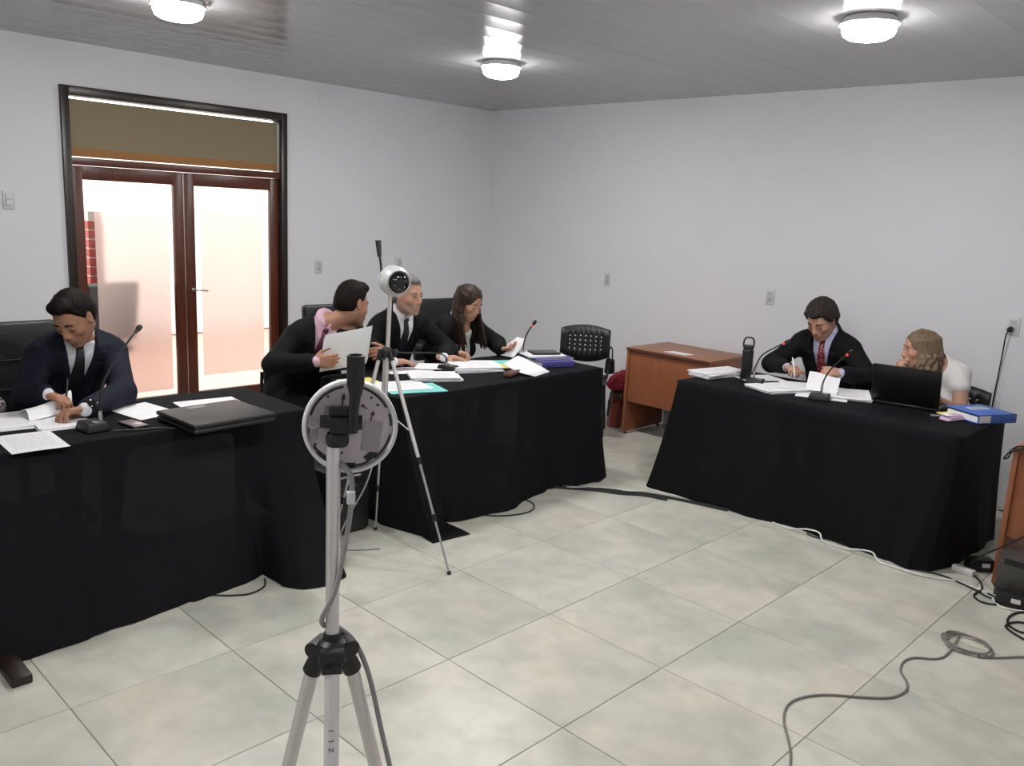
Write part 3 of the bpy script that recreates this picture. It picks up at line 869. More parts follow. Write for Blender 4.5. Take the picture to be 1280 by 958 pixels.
    if outfit == 'suit':
        s = Sdf(.0066, .03)
        p.torso(s, .004)
        for c in 'LR': s.cap(J['E' + c] * .3 + J['W' + c] * .7, J['W' + c] + unit(J['W' + c] - J['E' + c]) * .012, .036, .033, k=.0)
        nk0 = N + tu * .0; nk1 = N + tu * .062 + tf * .004
        s.cap(nk0, nk1, neckr + .014, neckr + .009, k=.02)
        def collar(X, Y, Z, D):
            a, b, c = tc(X, Y, Z)
            top = c - .072 + np.clip(a, -.05, .09) * .42            # collar stands higher at the nape
            D = np.where(c > .0, np.maximum(D, top), D)
            out = np.sqrt((a + .01) ** 2 + b * b) - (neckr + .022)
            D = np.where((out > 0) & (c > -.03), np.maximum(D, c - .038 + np.clip(a, -.06, .12) * .36), D)
            wedge = np.maximum(np.abs(b) - (c - .005) * .35, .035 - a)
            D = np.maximum(D, np.where(c > .004, -wedge, -1))
            return D
        s.fn(collar)
        sdf_part('shirt', s, M[shirt], root)
        # tie: a strip laid on the shirt front, with its knot
        if tie:
            s = Sdf(.0056, .02); p.torso(s, .0125, low=False)
            s.cap(N - tu * .005 + tf * .045, N + tf * .062 + tu * .008, .028, .02, k=.02)
            def strip(X, Y, Z, D):
                a, b, c = tc(X, Y, Z)
                wd = np.clip(.019 + (-c - .03) * .11, .014, .042)
                lim = np.maximum(np.abs(b) - wd, np.maximum(c + .005, -.44 - c))
                return np.maximum(np.maximum(D, lim), -a + .02)
            s.fn(strip)
            ti = sdf_part('tie', s, M[tie], root)
            MB().ball((0, 0, 0), (.013, .019, .019), 12, 8, T=frame(Vector(N + tf * .078 + tu * .004), x=Vector(tf), z=Vector(unit(tu + tf * .3)))).build('tie_knot', M[tie], ti)
        s = Sdf(.0075, .03)
        p.torso(s, .022); p.arms(s, .015, r=(.054, .047, .046, .034), upto=sleeves)
        s.cap(N + tu * .0 - tf * .02, N + tu * .045 - tf * .018, neckr + .024, neckr + .018, k=.03)
        seed = random.random() * 9
        def lapel(X, Y, Z, D):
            a, b, c = tc(X, Y, Z)
            half = np.clip((c + vbot) / (vbot + .0) * .066, 0, .082)   # half width of the V at this height
            ed = np.abs(b) - half
            front = a > -.01
            lap = np.clip(1 - np.abs(ed - .020) / .024, 0, 1) * (c > -vbot) * (c < .02) * (a > 0) * (a < .17)
            notch = (np.abs(c + .062 - (np.abs(b) - .05) * .25) < .006) & (ed > .018)
            D = D - .007 * np.minimum(lap * 2.2, 1) * (~notch)
            D = D + .0028 * np.sin(Z * 46 + X * 33 + seed) * np.sin(Y * 41 - Z * 17 + seed) * (c < .0) # soft creases
            cut = np.maximum(np.maximum(ed, a - .175), np.maximum(-c - vbot, -a + .0))
            D = np.where(front | (c > -.02), np.maximum(D, -cut), D)
            # neck opening
            col = np.maximum(D, c - .056 + np.clip(a, -.06, .12) * .36)
            D = np.where(c > -.01, col, D)
            split = np.maximum(np.maximum(np.abs(b) - .004, a - .175), np.maximum(c + vbot, -a))
            return np.maximum(D, -split)
        s.fn(lapel)
        jk = sdf_part('jacket', s, M[jacket], root)
        bt = MB()
        pos = N - tu * (vbot + .02); 
    elif outfit == 'blazer_blouse':
        s = Sdf(.0066, .03); p.torso(s, .006)
        def neck(X, Y, Z, D):
            a, b, c = tc(X, Y, Z)
            return np.maximum(D, -np.maximum(np.sqrt((b / .085) ** 2 + ((c - .02) / .085) ** 2 + ((a - .07) / .10) ** 2) - 1, -9) * .08)
        s.fn(neck); sdf_part('blouse', s, M[shirt], root)
        s = Sdf(.0075, .03); p.torso(s, .022); p.arms(s, .014, r=(.050, .044, .044, .036), upto=sleeves)
        def opening(X, Y, Z, D):
            a, b, c = tc(X, Y, Z)
            half = .062 + np.clip(-c, 0, .5) * .03
            ed = np.abs(b) - half
            D = D - .005 * np.clip(1 - np.abs(ed - .012) / .014, 0, 1) * (a > 0)
            D = np.maximum(D, -np.maximum(np.maximum(ed, a - .19), -a))
            D = np.where(c > -.03, np.maximum(D, -(np.sqrt(b * b + (a - .01) ** 2) - .088)), D)
            return D + .003 * np.sin(Z * 40 + Y * 30) * np.sin(X * 37)
        s.fn(opening); sdf_part('blazer', s, M[jacket], root)
        for c in 'LR':
            e = unit(J['W' + c] - J['E' + c]); Wc = J['E' + c] + (J['W' + c] - J['E' + c]) * sleeves
            MB().cyl(Wc - e * .01, Wc + e * .016, .041, .041).build('cuff', M[shirt], root, bevel=.003)
    elif outfit == 'blouse':
        s = Sdf(.0066, .03); p.torso(s, .010)
        for c in 'LR':
            S, E = J['S' + c], J['E' + c]
            s.cap(S - tu * .005, S + (E - S) * .30, .060, .060, k=.04)
        def neck(X, Y, Z, D):
            a, b, c = tc(X, Y, Z)
            D = np.maximum(D, -(np.sqrt((b / .085) ** 2 + ((c - .03) / .09) ** 2 + ((a - .06) / .11) ** 2) - 1) * .08)
            return D + .003 * np.sin(Z * 30 + Y * 50) * np.sin(X * 45 + Z * 20)
        s.fn(neck); sdf_part('blouse', s, M[shirt], root)
    if hair: hair(p, root, hp)
    return root

# ---- hair
def short_hair(m, vol=.012, topv=.018, front=.076, nape=-.070, rough=.0025, freq=140., temple=.036, side=1.0, tuft=0.):
    def go(p, root, hp):
        H = p.J['H']; f, l, u = p.f, p.l, p.u; R = np.array([f, l, u]); sc = p.hs
        s = Sdf(.0048, .02)
        s.ell(hp(-.014, 0, .030), R, NV(.098 + vol, .077 * p.slim + vol * side, .087 + topv * .6) * sc, k=.02)
        s.ell(hp(-.006, 0, .062), R, NV(.090 + vol * .8, .062 * p.slim + vol * .7, .054 + topv) * sc, k=.02)
        if tuft: s.ell(hp(.050, 0, .104), R, NV(.045, .052, .026 + tuft) * sc, k=.02)
        s.ell(hp(-.045, 0, -.012), R, NV(.058 + vol, .068 * p.slim + vol * .6, .068) * sc, k=.03)
        def line(X, Y, Z, D):
            x, y, z = X - H[0], Y - H[1], Z - H[2]
            a, b, c = [(q_[0] * x + q_[1] * y + q_[2] * z) / sc for q_ in (f, l, u)]
            hl = np.interp(a, [-.12, -.055, -.03, -.014, -.006, .008, .020, .040, .060, .075, .12], [nape, nape, -.058, -.010, .002, -.022, temple - .03, temple, front - .008, front, front])
            hl = hl + .010 * np.clip(np.abs(b) / .05, 0, 1) * (a > .05)
            n = np.sin(a * freq + 7 * np.sin(b * 60)) * np.sin(b * freq * 1.1 + c * 50) * np.sin(c * freq * .9 + a * 40)
            w = np.clip((c - hl + .004 + rough * np.sin(b * 260 + a * 190)) / .030, 0, 1)
            D = D + rough * n + (1 - w) ** 1.6 * (vol + .012) * sc
            ear = np.sqrt(((a + .004) / .022) ** 2 + ((np.abs(b) - .084) / .024) ** 2 + ((c + .002) / .036) ** 2) - 1
            D = np.maximum(D, (hl - .004 - c) * sc)
            return np.maximum(D, -ear * .02)
        s.fn(line)
        sdf_part('hair', s, M[m], root)
    return go

def long_hair(m, length, n=34, part=.010, wave=0., thick=.014, fwd=.03, a0=62, a1=298, puff=1.04, side_out=.0, sink=.85):
    """cap plus locks; angles run round the head from one temple over the back to the other"""
    def go(p, root, hp):
        H = p.J['H']; f, l, u = p.f, p.l, p.u; R = np.array([f, l, u]); sc = p.hs
        rnd = random.Random(5)
        s = Sdf(.0052, .012)
        s.ell(hp(-.018, 0, .034), R, NV(.106, .086 * p.slim, .090) * sc, k=.02)
        s.ell(hp(-.045, 0, -.01), R, NV(.072, .078 * p.slim, .09) * sc, k=.03)
        fh = unit(f * NV(1, 1, 0)); lh = NV(-fh[1], fh[0], 0)
        for i in range(n):
            deg = a0 + (a1 - a0) * i / (n - 1); ang = R_(deg)
            rx, ry = .102 * puff, .084 * puff
            ca, sa = math.cos(ang), math.sin(ang)
            side = 1 if sa > 0 else -1
            top = hp(.040 * max(0, ca) * 1.5 - .012, part * side, .121 if ca < .2 else .117)
            mid = hp(-.012 + rx * ca * .95, ry * sa * .96, .060)
            low = hp(-.012 + rx * ca, ry * sa * 1.05, -.015)
            pts = [top, top * .45 + mid * .55 + (mid - H) * .10 + u * .002, mid, low]
            L = length * rnd.uniform(.88, 1.06)
            front = max(0., 1 - abs(abs(deg - 180) - 118) / 55.) if abs(deg - 180) < 118 else 1.
            steps = 8; q_ = low; w0 = rnd.uniform(0, 6.28)
            for k in range(steps):
                t = (k + 1) / steps
                drift = fh * fwd * front * math.sin(min(1, t * 1.3) * math.pi * .5) / steps * 1.6 + lh * side * side_out * (1 - t) / steps * 2
                if abs(deg - 180) < 60: drift = -p.tf * .03 / steps
                q_ = q_ + NV(0, 0, -L / steps) + drift
                wv = wave * math.sin(k * 1.55 + w0)
                pts.append(q_ + lh * wv + fh * wave * .7 * math.cos(k * 1.55 + w0 * 1.7))
            rad = [thick * .5, thick * .8, thick, thick] + [thick * (1.05 - .25 * (k / steps)) * (1 if k < steps - 1 else .35) * rnd.uniform(.8, 1.15) for k in range(steps)]
            s.chain(pts, [r * sc for r in rad], k=.006)
        def face(X, Y, Z, D):
            x, y, z = X - H[0], Y - H[1], Z - H[2]
            a, b, c = [(q_[0] * x + q_[1] * y + q_[2] * z) / sc for q_ in (f, l, u)]
            cut = np.sqrt(((a - .120) / .105) ** 2 + (b / .064) ** 2 + ((c + .030) / .118) ** 2) - 1
            D = np.maximum(D, -cut * .05)
            return D + .0016 * np.sin(b * 420 + a * 210 + np.sin(c * 25) * 2)
        s.fn(face)
        sdf_part('hair', s, M[m], root)
    return go
# ---------------------------------------------------------------- the people at the tables
SKIN_T = (.40, .205, .130); SKIN_L = (.47, .26, .18)
def legs_for(P, f, l, dx=.42, kz=.50):
    P = NV(*P); f = NV(*f); l = NV(*l)
    k = {}
    for c, b in (('L', 1), ('R', -1)):
        k['K' + c] = P * NV(1, 1, 0) + f * dx + l * .11 * b + NV(0, 0, kz)
        k['A' + c] = P * NV(1, 1, 0) + f * (dx - .06) + l * .10 * b + NV(0, 0, .085)
    return k
FX, LY = (1, 0, 0), (0, 1, 0)
FY, LX = (0, -1, 0), (1, 0, 0)

J = dict(P=(-2.36, -.63, .53), N=(-2.145, -.605, 1.03), H=(-2.02, -.650, 1.150), SL=(-2.11, -.440, .957), SR=(-2.14, -.770, .968),
         EL=(-1.875, -.495, .790), WL=(-1.665, -.735, .785), ER=(-2.04, -.865, .790), WR=(-1.875, -.840, .825), **legs_for((-2.36, -.63, .5), FX, LY))
build_person(Person(J, -52, 36, 4, hs=1.04), (-2.36, -.63, 0), 'man in a navy suit and black tie leafing through a document beside the glass door', SKIN_T,
    [dict(Wr=J['WL'], d=(.05, -1, -.02), n=(.25, 0, -1), side=-1, curl=(30, 42, 25)), dict(Wr=J['WR'], d=(.80, .56, -.14), n=(.25, -.1, -1), side=1, curl=(38, 45, 25))],
    short_hair('hair_dark', vol=.008, topv=.018, front=.080, tuft=.006), jacket='navy', tie='tie_k', beard=((.20, .11, .08), .35), vbot=.30)

J = dict(P=(-2.40, .76, .53), N=(-2.175, .835, 1.005), H=(-2.085, .985, 1.135), SL=(-2.10, 1.000, .945), SR=(-2.225, .670, .945),
         EL=(-2.10, 1.225, .80), WL=(-1.915, 1.150, .835), ER=(-2.18, .495, .79), WR=(-1.925, .605, .835), **legs_for((-2.40, .78, .5), FX, LY))
build_person(Person(J, 92, 14, -6, hs=1.06), (-2.40, .76, 0), 'man in a black suit and pink shirt leaning over with papers in both hands', SKIN_T,
    [dict(Wr=J['WR'], d=(.50, .84, .05), n=(-.85, .5, -.1), side=1, curl=(18, 22, 15)), dict(Wr=J['WL'], d=(.12, -.9, .16), n=(-.8, -.1, -.3), side=-1, curl=(30, 40, 25))],
    short_hair('hair_dark', vol=.006, topv=.030, front=.078, nape=-.050, side=.5, tuft=.014), shirt='shirt_p', tie='tie_m', beard=((.14, .08, .06), .5), vbot=.26)

J = dict(P=(-2.42, 1.46, .53), N=(-2.205, 1.455, 1.03), H=(-2.125, 1.455, 1.172), SL=(-2.19, 1.635, .965), SR=(-2.20, 1.275, .965),
         EL=(-2.07, 1.765, .80), WL=(-1.885, 1.580, .785), ER=(-2.12, 1.085, .795), WR=(-1.905, 1.160, .790), **legs_for((-2.42, 1.46, .5), FX, LY))
build_person(Person(J, 8, 4, 0, hs=1.04), (-2.42, 1.46, 0), 'grey-haired man in a dark suit behind the white dome camera', SKIN_L,
    [dict(Wr=J['WR'], d=(.28, .95, -.03), n=(0, 0, -1), side=1, curl=(10, 18, 12)), dict(Wr=J['WL'], d=(.62, .78, -.05), n=(0, 0, -1), side=-1, curl=(10, 16, 12))],
    short_hair('hair_grey', vol=.008, topv=.020, front=.080), shirt='shirt_w', tie='tie_k', beard=((.26, .21, .18), .55), eyes='open', brow='hair_grey', vbot=.32)

J = dict(P=(-2.40, 1.99, .51), N=(-2.185, 1.965, .975), H=(-2.085, 1.970, 1.110), SL=(-2.17, 2.125, .915), SR=(-2.175, 1.800, .915),
         EL=(-2.08, 2.265, .79), WL=(-1.915, 2.130, .790), ER=(-2.15, 1.690, .78), WR=(-1.955, 1.735, .790), **legs_for((-2.40, 1.99, .48), FX, LY))
build_person(Person(J, 6, 24, 0, hs=.98, w=.88, woman=True, slim=.95, chin=.85), (-2.40, 1.99, 0), 'woman with long brown hair in a black blazer reading a raised sheet', SKIN_L,
    [dict(Wr=J['WR'], d=(.62, .74, -.05), n=(.2, -.1, -1), side=1, curl=(45, 60, 35), sc=.92), dict(Wr=J['WL'], d=(.75, .25, .12), n=(.1, .2, 1), side=-1, curl=(25, 35, 20), sc=.88)],
    long_hair('hair_brown', .31, n=46, thick=.0110, fwd=.070, side_out=.03, a0=70, a1=290), outfit='blazer_blouse', jacket='suit', shirt='blouse', lips=(.40, .13, .12), brow='hair_brown')

J = dict(P=(-.16, 3.70, .53), N=(-.165, 3.505, 1.025), H=(-.180, 3.410, 1.140), SL=(.015, 3.490, .960), SR=(-.345, 3.490, .960),
         EL=(.185, 3.400, .80), WL=(.105, 3.185, .845), ER=(-.480, 3.370, .80), WR=(-.290, 3.205, .820), **legs_for((-.16, 3.70, .5), FY, LX))
build_person(Person(J, -94, 34, 0, hs=1.05), (-.16, 3.70, 0), 'man in a dark suit and red spotted tie writing at the right-hand table', SKIN_L,
    [dict(Wr=J['WR'], d=(.80, -.55, .12), n=(.25, -.1, -1), side=1, curl=(42, 55, 30)), dict(Wr=J['WL'], d=(-.55, -.62, .12), n=(-.2, .5, -.8), side=-1, curl=(35, 45, 25))],
    short_hair('hair_salt', vol=.021, topv=.032, front=.066, nape=-.078, rough=.006, freq=90, temple=.022), shirt='shirt_b', tie='tie_r', brow='hair_salt', vbot=.40)

J = dict(P=(.62, 3.72, .48), N=(.530, 3.535, .945), H=(.460, 3.430, 1.035), SL=(.680, 3.525, .905), SR=(.380, 3.500, .890),
         EL=(.740, 3.440, .685), WL=(.640, 3.200, .790), ER=(.350, 3.215, .775), WR=(.395, 3.305, .868), **legs_for((.62, 3.72, .47), FY, LX))
build_person(Person(J, -140, 8, 0, hs=.98, w=.90, woman=True, slim=.96, chin=.85), (.62, 3.72, 0), 'woman with wavy blond hair in a white blouse behind the open laptop', SKIN_L,
    [dict(Wr=J['WL'], d=(-.7, -.4, -.02), n=(0, 0, -1), side=-1, curl=(12, 20, 14), sc=.92), dict(Wr=J['WR'], d=(-.02, .12, 1), n=(.55, .6, 0), side=1, curl=(40, 50, 30), sc=.88)],
    long_hair('hair_blond', .155, n=46, thick=.0105, fwd=.01, wave=.011, puff=1.10, a0=66, a1=294, side_out=.03), outfit='blouse', jacket='suit', shirt='blouse', eyes='open', lips=(.42, .12, .11), brow='hair_blond')

J = dict(P=(-2.36, -1.31, .51), N=(-2.17, -1.33, .97), H=(-2.06, -1.37, 1.10), SL=(-2.16, -1.17, .90), SR=(-2.16, -1.49, .90),
         EL=(-2.09, -1.015, .74), WL=(-1.90, -1.10, .78), ER=(-2.06, -1.63, .79), WR=(-1.86, -1.51, .79), **legs_for((-2.36, -1.31, .48), FX, LY))
build_person(Person(J, -10, 15, 0, hs=.97, w=.88, woman=True, slim=.95, chin=.85), (-2.36, -1.31, 0), 'person in a speckled blouse, only a sleeve showing at the left edge', SKIN_L,
    [dict(Wr=J['WL'], d=(.85, -.3, -.05), n=(0, 0, -1), side=-1, sc=.92), dict(Wr=J['WR'], d=(.9, .3, -.05), n=(0, 0, -1), side=1, sc=.92)],
    long_hair('hair_dark', .12, n=24, thick=.018), outfit='blazer_blouse', jacket='pattern', shirt='blouse', brow='hair_dark')
# ---------------------------------------------------------------- tables under black cloths
TH = .726
def table(name, x0, x1, y0, y1, label, leg_inset=.06):
    r = empty(name, ((x0 + x1) / 2, (y0 + y1) / 2, 0), 0, label, 'table')
    cx, cy = (x0 + x1) / 2, (y0 + y1) / 2
    MB().box((cx, cy, TH - .014), (x1 - x0, y1 - y0, .026)).build('tabletop', M['desk'], r, bevel=.004)
    for sx in (x0 + leg_inset, x1 - leg_inset):
        for sy in (y0 + leg_inset, y1 - leg_inset):
            MB().box((sx, sy, (TH - .027) / 2), (.04, .04, TH - .027)).build('leg', M['blackp'], r, bevel=.004)
    MB().box((cx, cy, TH - .055), (x1 - x0 - .16, y1 - y0 - .16, .05)).build('apron', M['blackp'], r)
    return r

def cloth(name, stations, label, folds=.012, nfold=17., seed=1, ncol=240, nrow=16, corner=None):
    """stations: (top x, top y, bottom x, bottom y, bottom z) round the table edge, closed"""
    rnd = random.Random(seed)
    S = stations + [stations[0]]
    d = [0]
    for a, b in zip(S, S[1:]): d.append(d[-1] + math.hypot(b[0] - a[0], b[1] - a[1]) + .35 * math.hypot(b[2] - a[2], b[3] - a[3]) + 1e-4)
    tot = d[-1]
    def ev(s):
        i = max(k for k in range(len(S) - 1) if d[k] <= s + 1e-9)
        t = (s - d[i]) / (d[i + 1] - d[i]); ts = t * t * (3 - 2 * t)
        a, b = S[i], S[i + 1]
        return [a[k] + (b[k] - a[k]) * (t if k < 2 else ts) for k in range(5)]
    mb = MB(); cols = []
    ph = [rnd.uniform(0, 6.28) for _ in range(5)]
    zt = TH + .004
    for c in range(ncol):
        s = tot * c / ncol; e = ev(s); e1 = ev((s + .01) % tot)
        tx, ty = e1[2] - e[2], e1[3] - e[3]
        L = math.hypot(tx, ty) or 1; nx, ny = ty / L, -tx / L
        col = []
        for r in range(nrow + 1):
            t = r / nrow
            w = folds * (t ** 1.2) * (math.sin(s * nfold + ph[0] + .8 * math.sin(s * 3.1 + ph[1])) + .6 * math.sin(s * nfold * 2.3 + ph[2]) * t)
            w += folds * .8 * math.sin(t * 5 + s * 4 + ph[3]) * t * (1 - t)
            k = t ** 1.25
            x = e[0] + (e[2] - e[0]) * k + nx * w; y = e[1] + (e[3] - e[1]) * k + ny * w
            z = zt + (e[4] - zt) * (1 - (1 - t) ** 1.06 if t < 1 else 1)
            if r == 0: z -= .0
            if r == 1: z -= .004
            col.append(len(mb.v)); mb.v.append(Vector((x, y, z)))
        cols.append(col)
    for c in range(ncol):
        a, b = cols[c], cols[(c + 1) % ncol]
        for r in range(nrow): mb.f.append((a[r], b[r], b[r + 1], a[r + 1]))
    # the flat top: rings shrinking to the middle, slightly rumpled
    cx = sum(mb.v[c[0]].x for c in cols) / ncol; cy = sum(mb.v[c[0]].y for c in cols) / ncol
    xs = [mb.v[c[0]].x for c in cols]; ys = [mb.v[c[0]].y for c in cols]
    prev = [c[0] for c in cols]
    for k, sc in enumerate((.985, .9, .7, .4)):
        cur = []
        for c in range(ncol):
            p = mb.v[cols[c][0]]; x = cx + (p.x - cx) * sc; y = cy + (p.y - cy) * sc
            cur.append(len(mb.v)); mb.v.append(Vector((x, y, zt + .003 + .0012 * math.sin(x * 19 + y * 7) * math.sin(y * 23))))
        for c in range(ncol): mb.f.append((prev[c], cur[c], cur[(c + 1) % ncol], prev[(c + 1) % ncol]))
        prev = cur
    mb.v.append(Vector((cx, cy, zt + .003))); e = len(mb.v) - 1
    for c in range(ncol): mb.f.append((prev[c], e, prev[(c + 1) % ncol]))
    o = mb.build(name, M['cloth'], smooth=70)
    tag(o, label, 'tablecloth')
    if corner:
        MB().grid(corner, 8, 8, .002).build('trailing_corner', M['cloth'], o)
    return o

tA = table('table', -1.93, -1.33, -2.62, .17, 'table under the left black cloth where the man in navy sits')
MB().box((-1.40, -1.275, .018), (1.10, .07, .036)).build('foot_bar', M['darkwood'], tA, bevel=.006)
F0 = .004
cloth('tablecloth', [(-1.31, -2.64, -1.02, -2.66, F0), (-1.31, -2.1, -1.00, -2.1, F0), (-1.31, -1.3, -1.015, -1.3, F0), (-1.31, -.95, -1.045, -.95, F0), (-1.31, -.54, -1.085, -.54, F0),
                     (-1.31, -.30, -1.095, -.33, F0), (-1.31, -.14, -1.15, -.16, F0), (-1.31, -.02, -.985, -.165, F0), (-1.31, .10, -.89, -.10, F0), (-1.31, .185, -.85, .04, F0),
                     (-1.37, .185, -.875, .13, F0), (-1.46, .185, -1.08, .215, F0), (-1.65, .185, -1.62, .225, F0), (-1.95, .185, -1.98, .21, .10),
                     (-1.95, .10, -2.0, .1, .60), (-1.95, -1.2, -1.985, -1.2, .60), (-1.95, -2.64, -2.0, -2.64, .60), (-1.6, -2.64, -1.6, -2.70, F0)],
      'black sheer cloth draped to the floor over the left table', folds=.006, nfold=15, seed=3)
table('table', -1.95, -1.285, .745, 2.42, 'table under the middle black cloth where three people sit')
cloth('tablecloth', [(-1.24, .72, -.985, .735, F0), (-1.24, .86, -1.03, .89, F0), (-1.24, .96, -1.13, .97, F0), (-1.24, 1.14, -1.075, 1.12, F0), (-1.24, 1.45, -1.045, 1.42, F0),
                     (-1.24, 1.7, -1.12, 1.68, F0), (-1.24, 1.92, -1.165, 1.87, F0), (-1.24, 2.2, -1.10, 2.08, F0), (-1.24, 2.46, -1.06, 2.25, F0), (-1.28, 2.46, -1.11, 2.40, F0),
                     (-1.4, 2.46, -1.40, 2.50, F0), (-1.7, 2.46, -1.7, 2.49, F0), (-1.98, 2.46, -2.0, 2.48, .08),
                     (-1.98, 2.4, -2.01, 2.4, .60), (-1.98, 1.6, -2.01, 1.6, .60), (-1.98, .69, -2.01, .69, .60), (-1.94, .69, -1.95, .66, .08), (-1.6, .69, -1.6, .65, F0), (-1.33, .69, -1.34, .67, F0)],
      'black cloth draped over the middle table with a corner trailing on the floor', folds=.008, nfold=13, seed=8,
      corner=lambda u, v: (-1.20 + .26 * u + .03 * v, .735 + .24 * v + .0 * u + (-.02) * u, .005 + .003 * math.sin(u * 5 + v * 4) + .012 * (1 - u) * (1 - v)))
table('table', -.66, .97, 2.60, 3.26, 'table under the right-hand black cloth with the laptop')
cloth('tablecloth', [(-.70, 2.55, -.80, 2.435, F0), (-.66, 2.55, -.69, 2.45, F0), (-.42, 2.55, -.42, 2.455, F0), (-.04, 2.55, -.04, 2.475, F0), (.22, 2.55, .22, 2.53, F0), (.55, 2.55, .55, 2.48, F0), (.80, 2.55, .78, 2.47, F0),
                     (.97, 2.55, .89, 2.425, F0), (1.02, 2.56, .97, 2.47, F0), (1.02, 2.62, 1.03, 2.66, F0), (1.02, 2.9, 1.06, 3.0, F0), (1.02, 3.30, 1.06, 3.32, F0),
                     (.9, 3.30, .9, 3.34, .60), (.2, 3.30, .2, 3.34, .60), (-.66, 3.30, -.66, 3.34, .60), (-.70, 3.30, -.77, 3.34, .1), (-.70, 2.95, -.83, 2.93, F0)],
      'black cloth draped to the floor over the right-hand table', folds=.006, nfold=12, seed=12)

# ---------------------------------------------------------------- desks
def desk(name, x0, x1, y0, y1, label, h=.722, panel=.42):
    r = empty(name, ((x0 + x1) / 2, (y0 + y1) / 2, 0), 0, label, 'desk')
    MB().box(((x0 + x1) / 2, (y0 + y1) / 2, h - .012), (x1 - x0, y1 - y0, .024)).build('desktop', M['desk_top'], r, bevel=.003)
    MB().box(((x0 + x1) / 2, y0 - .0005, h - .012), (x1 - x0 - .004, .003, .018)).build('edge_band', M['brown'], r)
    for x in (x0 + .014, x1 - .014):
        MB().box((x, (y0 + y1) / 2, (h - .024) / 2 + .008), (.024, y1 - y0 - .02, h - .04)).build('side_panel', M['desk'], r, bevel=.002)
        for y in (y0 + .05, y1 - .05): MB().cyl((x, y, 0), (x, y, .010), .014).build('glide', M['blackp'], r)
    MB().box(((x0 + x1) / 2, y0 + .035, h - .026 - panel / 2), (x1 - x0 - .052, .018, panel)).build('modesty_panel', M['desk'], r, bevel=.002)
    MB().box(((x0 + x1) / 2, y1 - .14, h - .10), (x1 - x0 - .10, .25, .10)).build('drawer_box', M['desk'], r, bevel=.002)
    return r
desk('desk', -1.775, -1.00, 3.43, 4.00, 'cherry brown desk against the back wall between the two right tables')
tag(MB().grid(lambda u, v: (-1.47 + .20 * u + .03 * v, 3.50 + .10 * v, .7245), 2, 2, .0012).build('paper_sheet', M['paper']), 'pale paper slip lying alone on the brown desk', 'paper')
desk('desk', 1.245, 2.35, 2.56, 3.16, 'cherry brown desk cut off by the right edge with cables at its foot', h=.735, panel=.44)

# ---------------------------------------------------------------- chairs
def office_chair(label):
    r = empty('office_chair', (0, 0, 0), 0, label, 'chair', None)      # front = +x
    k = dict(parent=r, world=False)
    MB().box((0, 0, .47), (.48, .49, .09)).build('seat', M['leather'], bevel=.035, seg=4, **k)
    b = MB()
    b.grid(lambda u, v: (-.245 - .06 * v + .035 * math.cos((u - .5) * 2.6), -.255 + .51 * u, .54 + .44 * v), 10, 6)
    bk = b.build('backrest', M['leather'], **k)
    sm = bk.modifiers.new('thick', 'SOLIDIFY'); sm.thickness = .065; sm.offset = 0
    bv = bk.modifiers.new('round', 'BEVEL'); bv.width = .022; bv.segments = 3; bv.limit_method = 'ANGLE'
    for z in (.66, .80):
        MB().tube([(-.205 - .06 * (z - .54) / .44 + .035 * math.cos((u - .5) * 2.6), -.245 + .49 * u, z) for u in [i / 10 for i in range(11)]], .004, 6).build('seam', M['leather'], bk, world=False)
    for s in (-1, 1):
        MB().tube([(.10, .25 * s, .49), (.13, .285 * s, .55), (.10, .29 * s, .655), (-.15, .29 * s, .66)], .016, 8, smooth=4).build('arm_bracket', M['blackp'], **k)
        MB().box((-.02, .29 * s, .672), (.27, .055, .028)).build('armrest', M['blackp'], bevel=.012, seg=3, **k)
    MB().box((-.22, 0, .50), (.10, .08, .02)).box((-.275, 0, .56), (.02, .08, .14)).build('back_bracket', M['blackp'], bevel=.004, **k)
    MB().cyl((0, 0, .10), (0, 0, .43), .026, .024).build('gas_column', M['blackp'], **k)
    for i in range(5):
        a = i * 2 * math.pi / 5; c, s = math.cos(a), math.sin(a)
        MB().tube([(0, 0, .10), (.16 * c, .16 * s, .095), (.30 * c, .30 * s, .072)], [.028, .024, .018], 8).build('base_arm', M['blackp'], **k)
        MB().cyl((.30 * c - .018 * s, .30 * s + .018 * c, .027), (.30 * c + .018 * s, .30 * s - .018 * c, .027), .027).build('caster', M['blackp'], **k)
    return r
oc = office_chair('wide black leather office chair behind the man in navy')
place(oc, (-2.42, -.80, .0), R_(-3)); oc.scale = (1, 1.0, 1.075)
dup(oc, (-2.50, 1.34, 0), R_(6), 'black office chair whose back shows between the pink-shirted man and the camera stand')
dup(oc, (-2.50, 2.27, 0), R_(-4), 'black office chair with a high back behind the long-haired woman')
dup(oc, (-2.52, -1.50, 0), R_(4), 'black leather office chair at the left edge behind the speckled sleeve')
dup(oc, (-4.85, .38, 0), R_(-160), 'dark office chair blurred behind the frosted glass of the door')

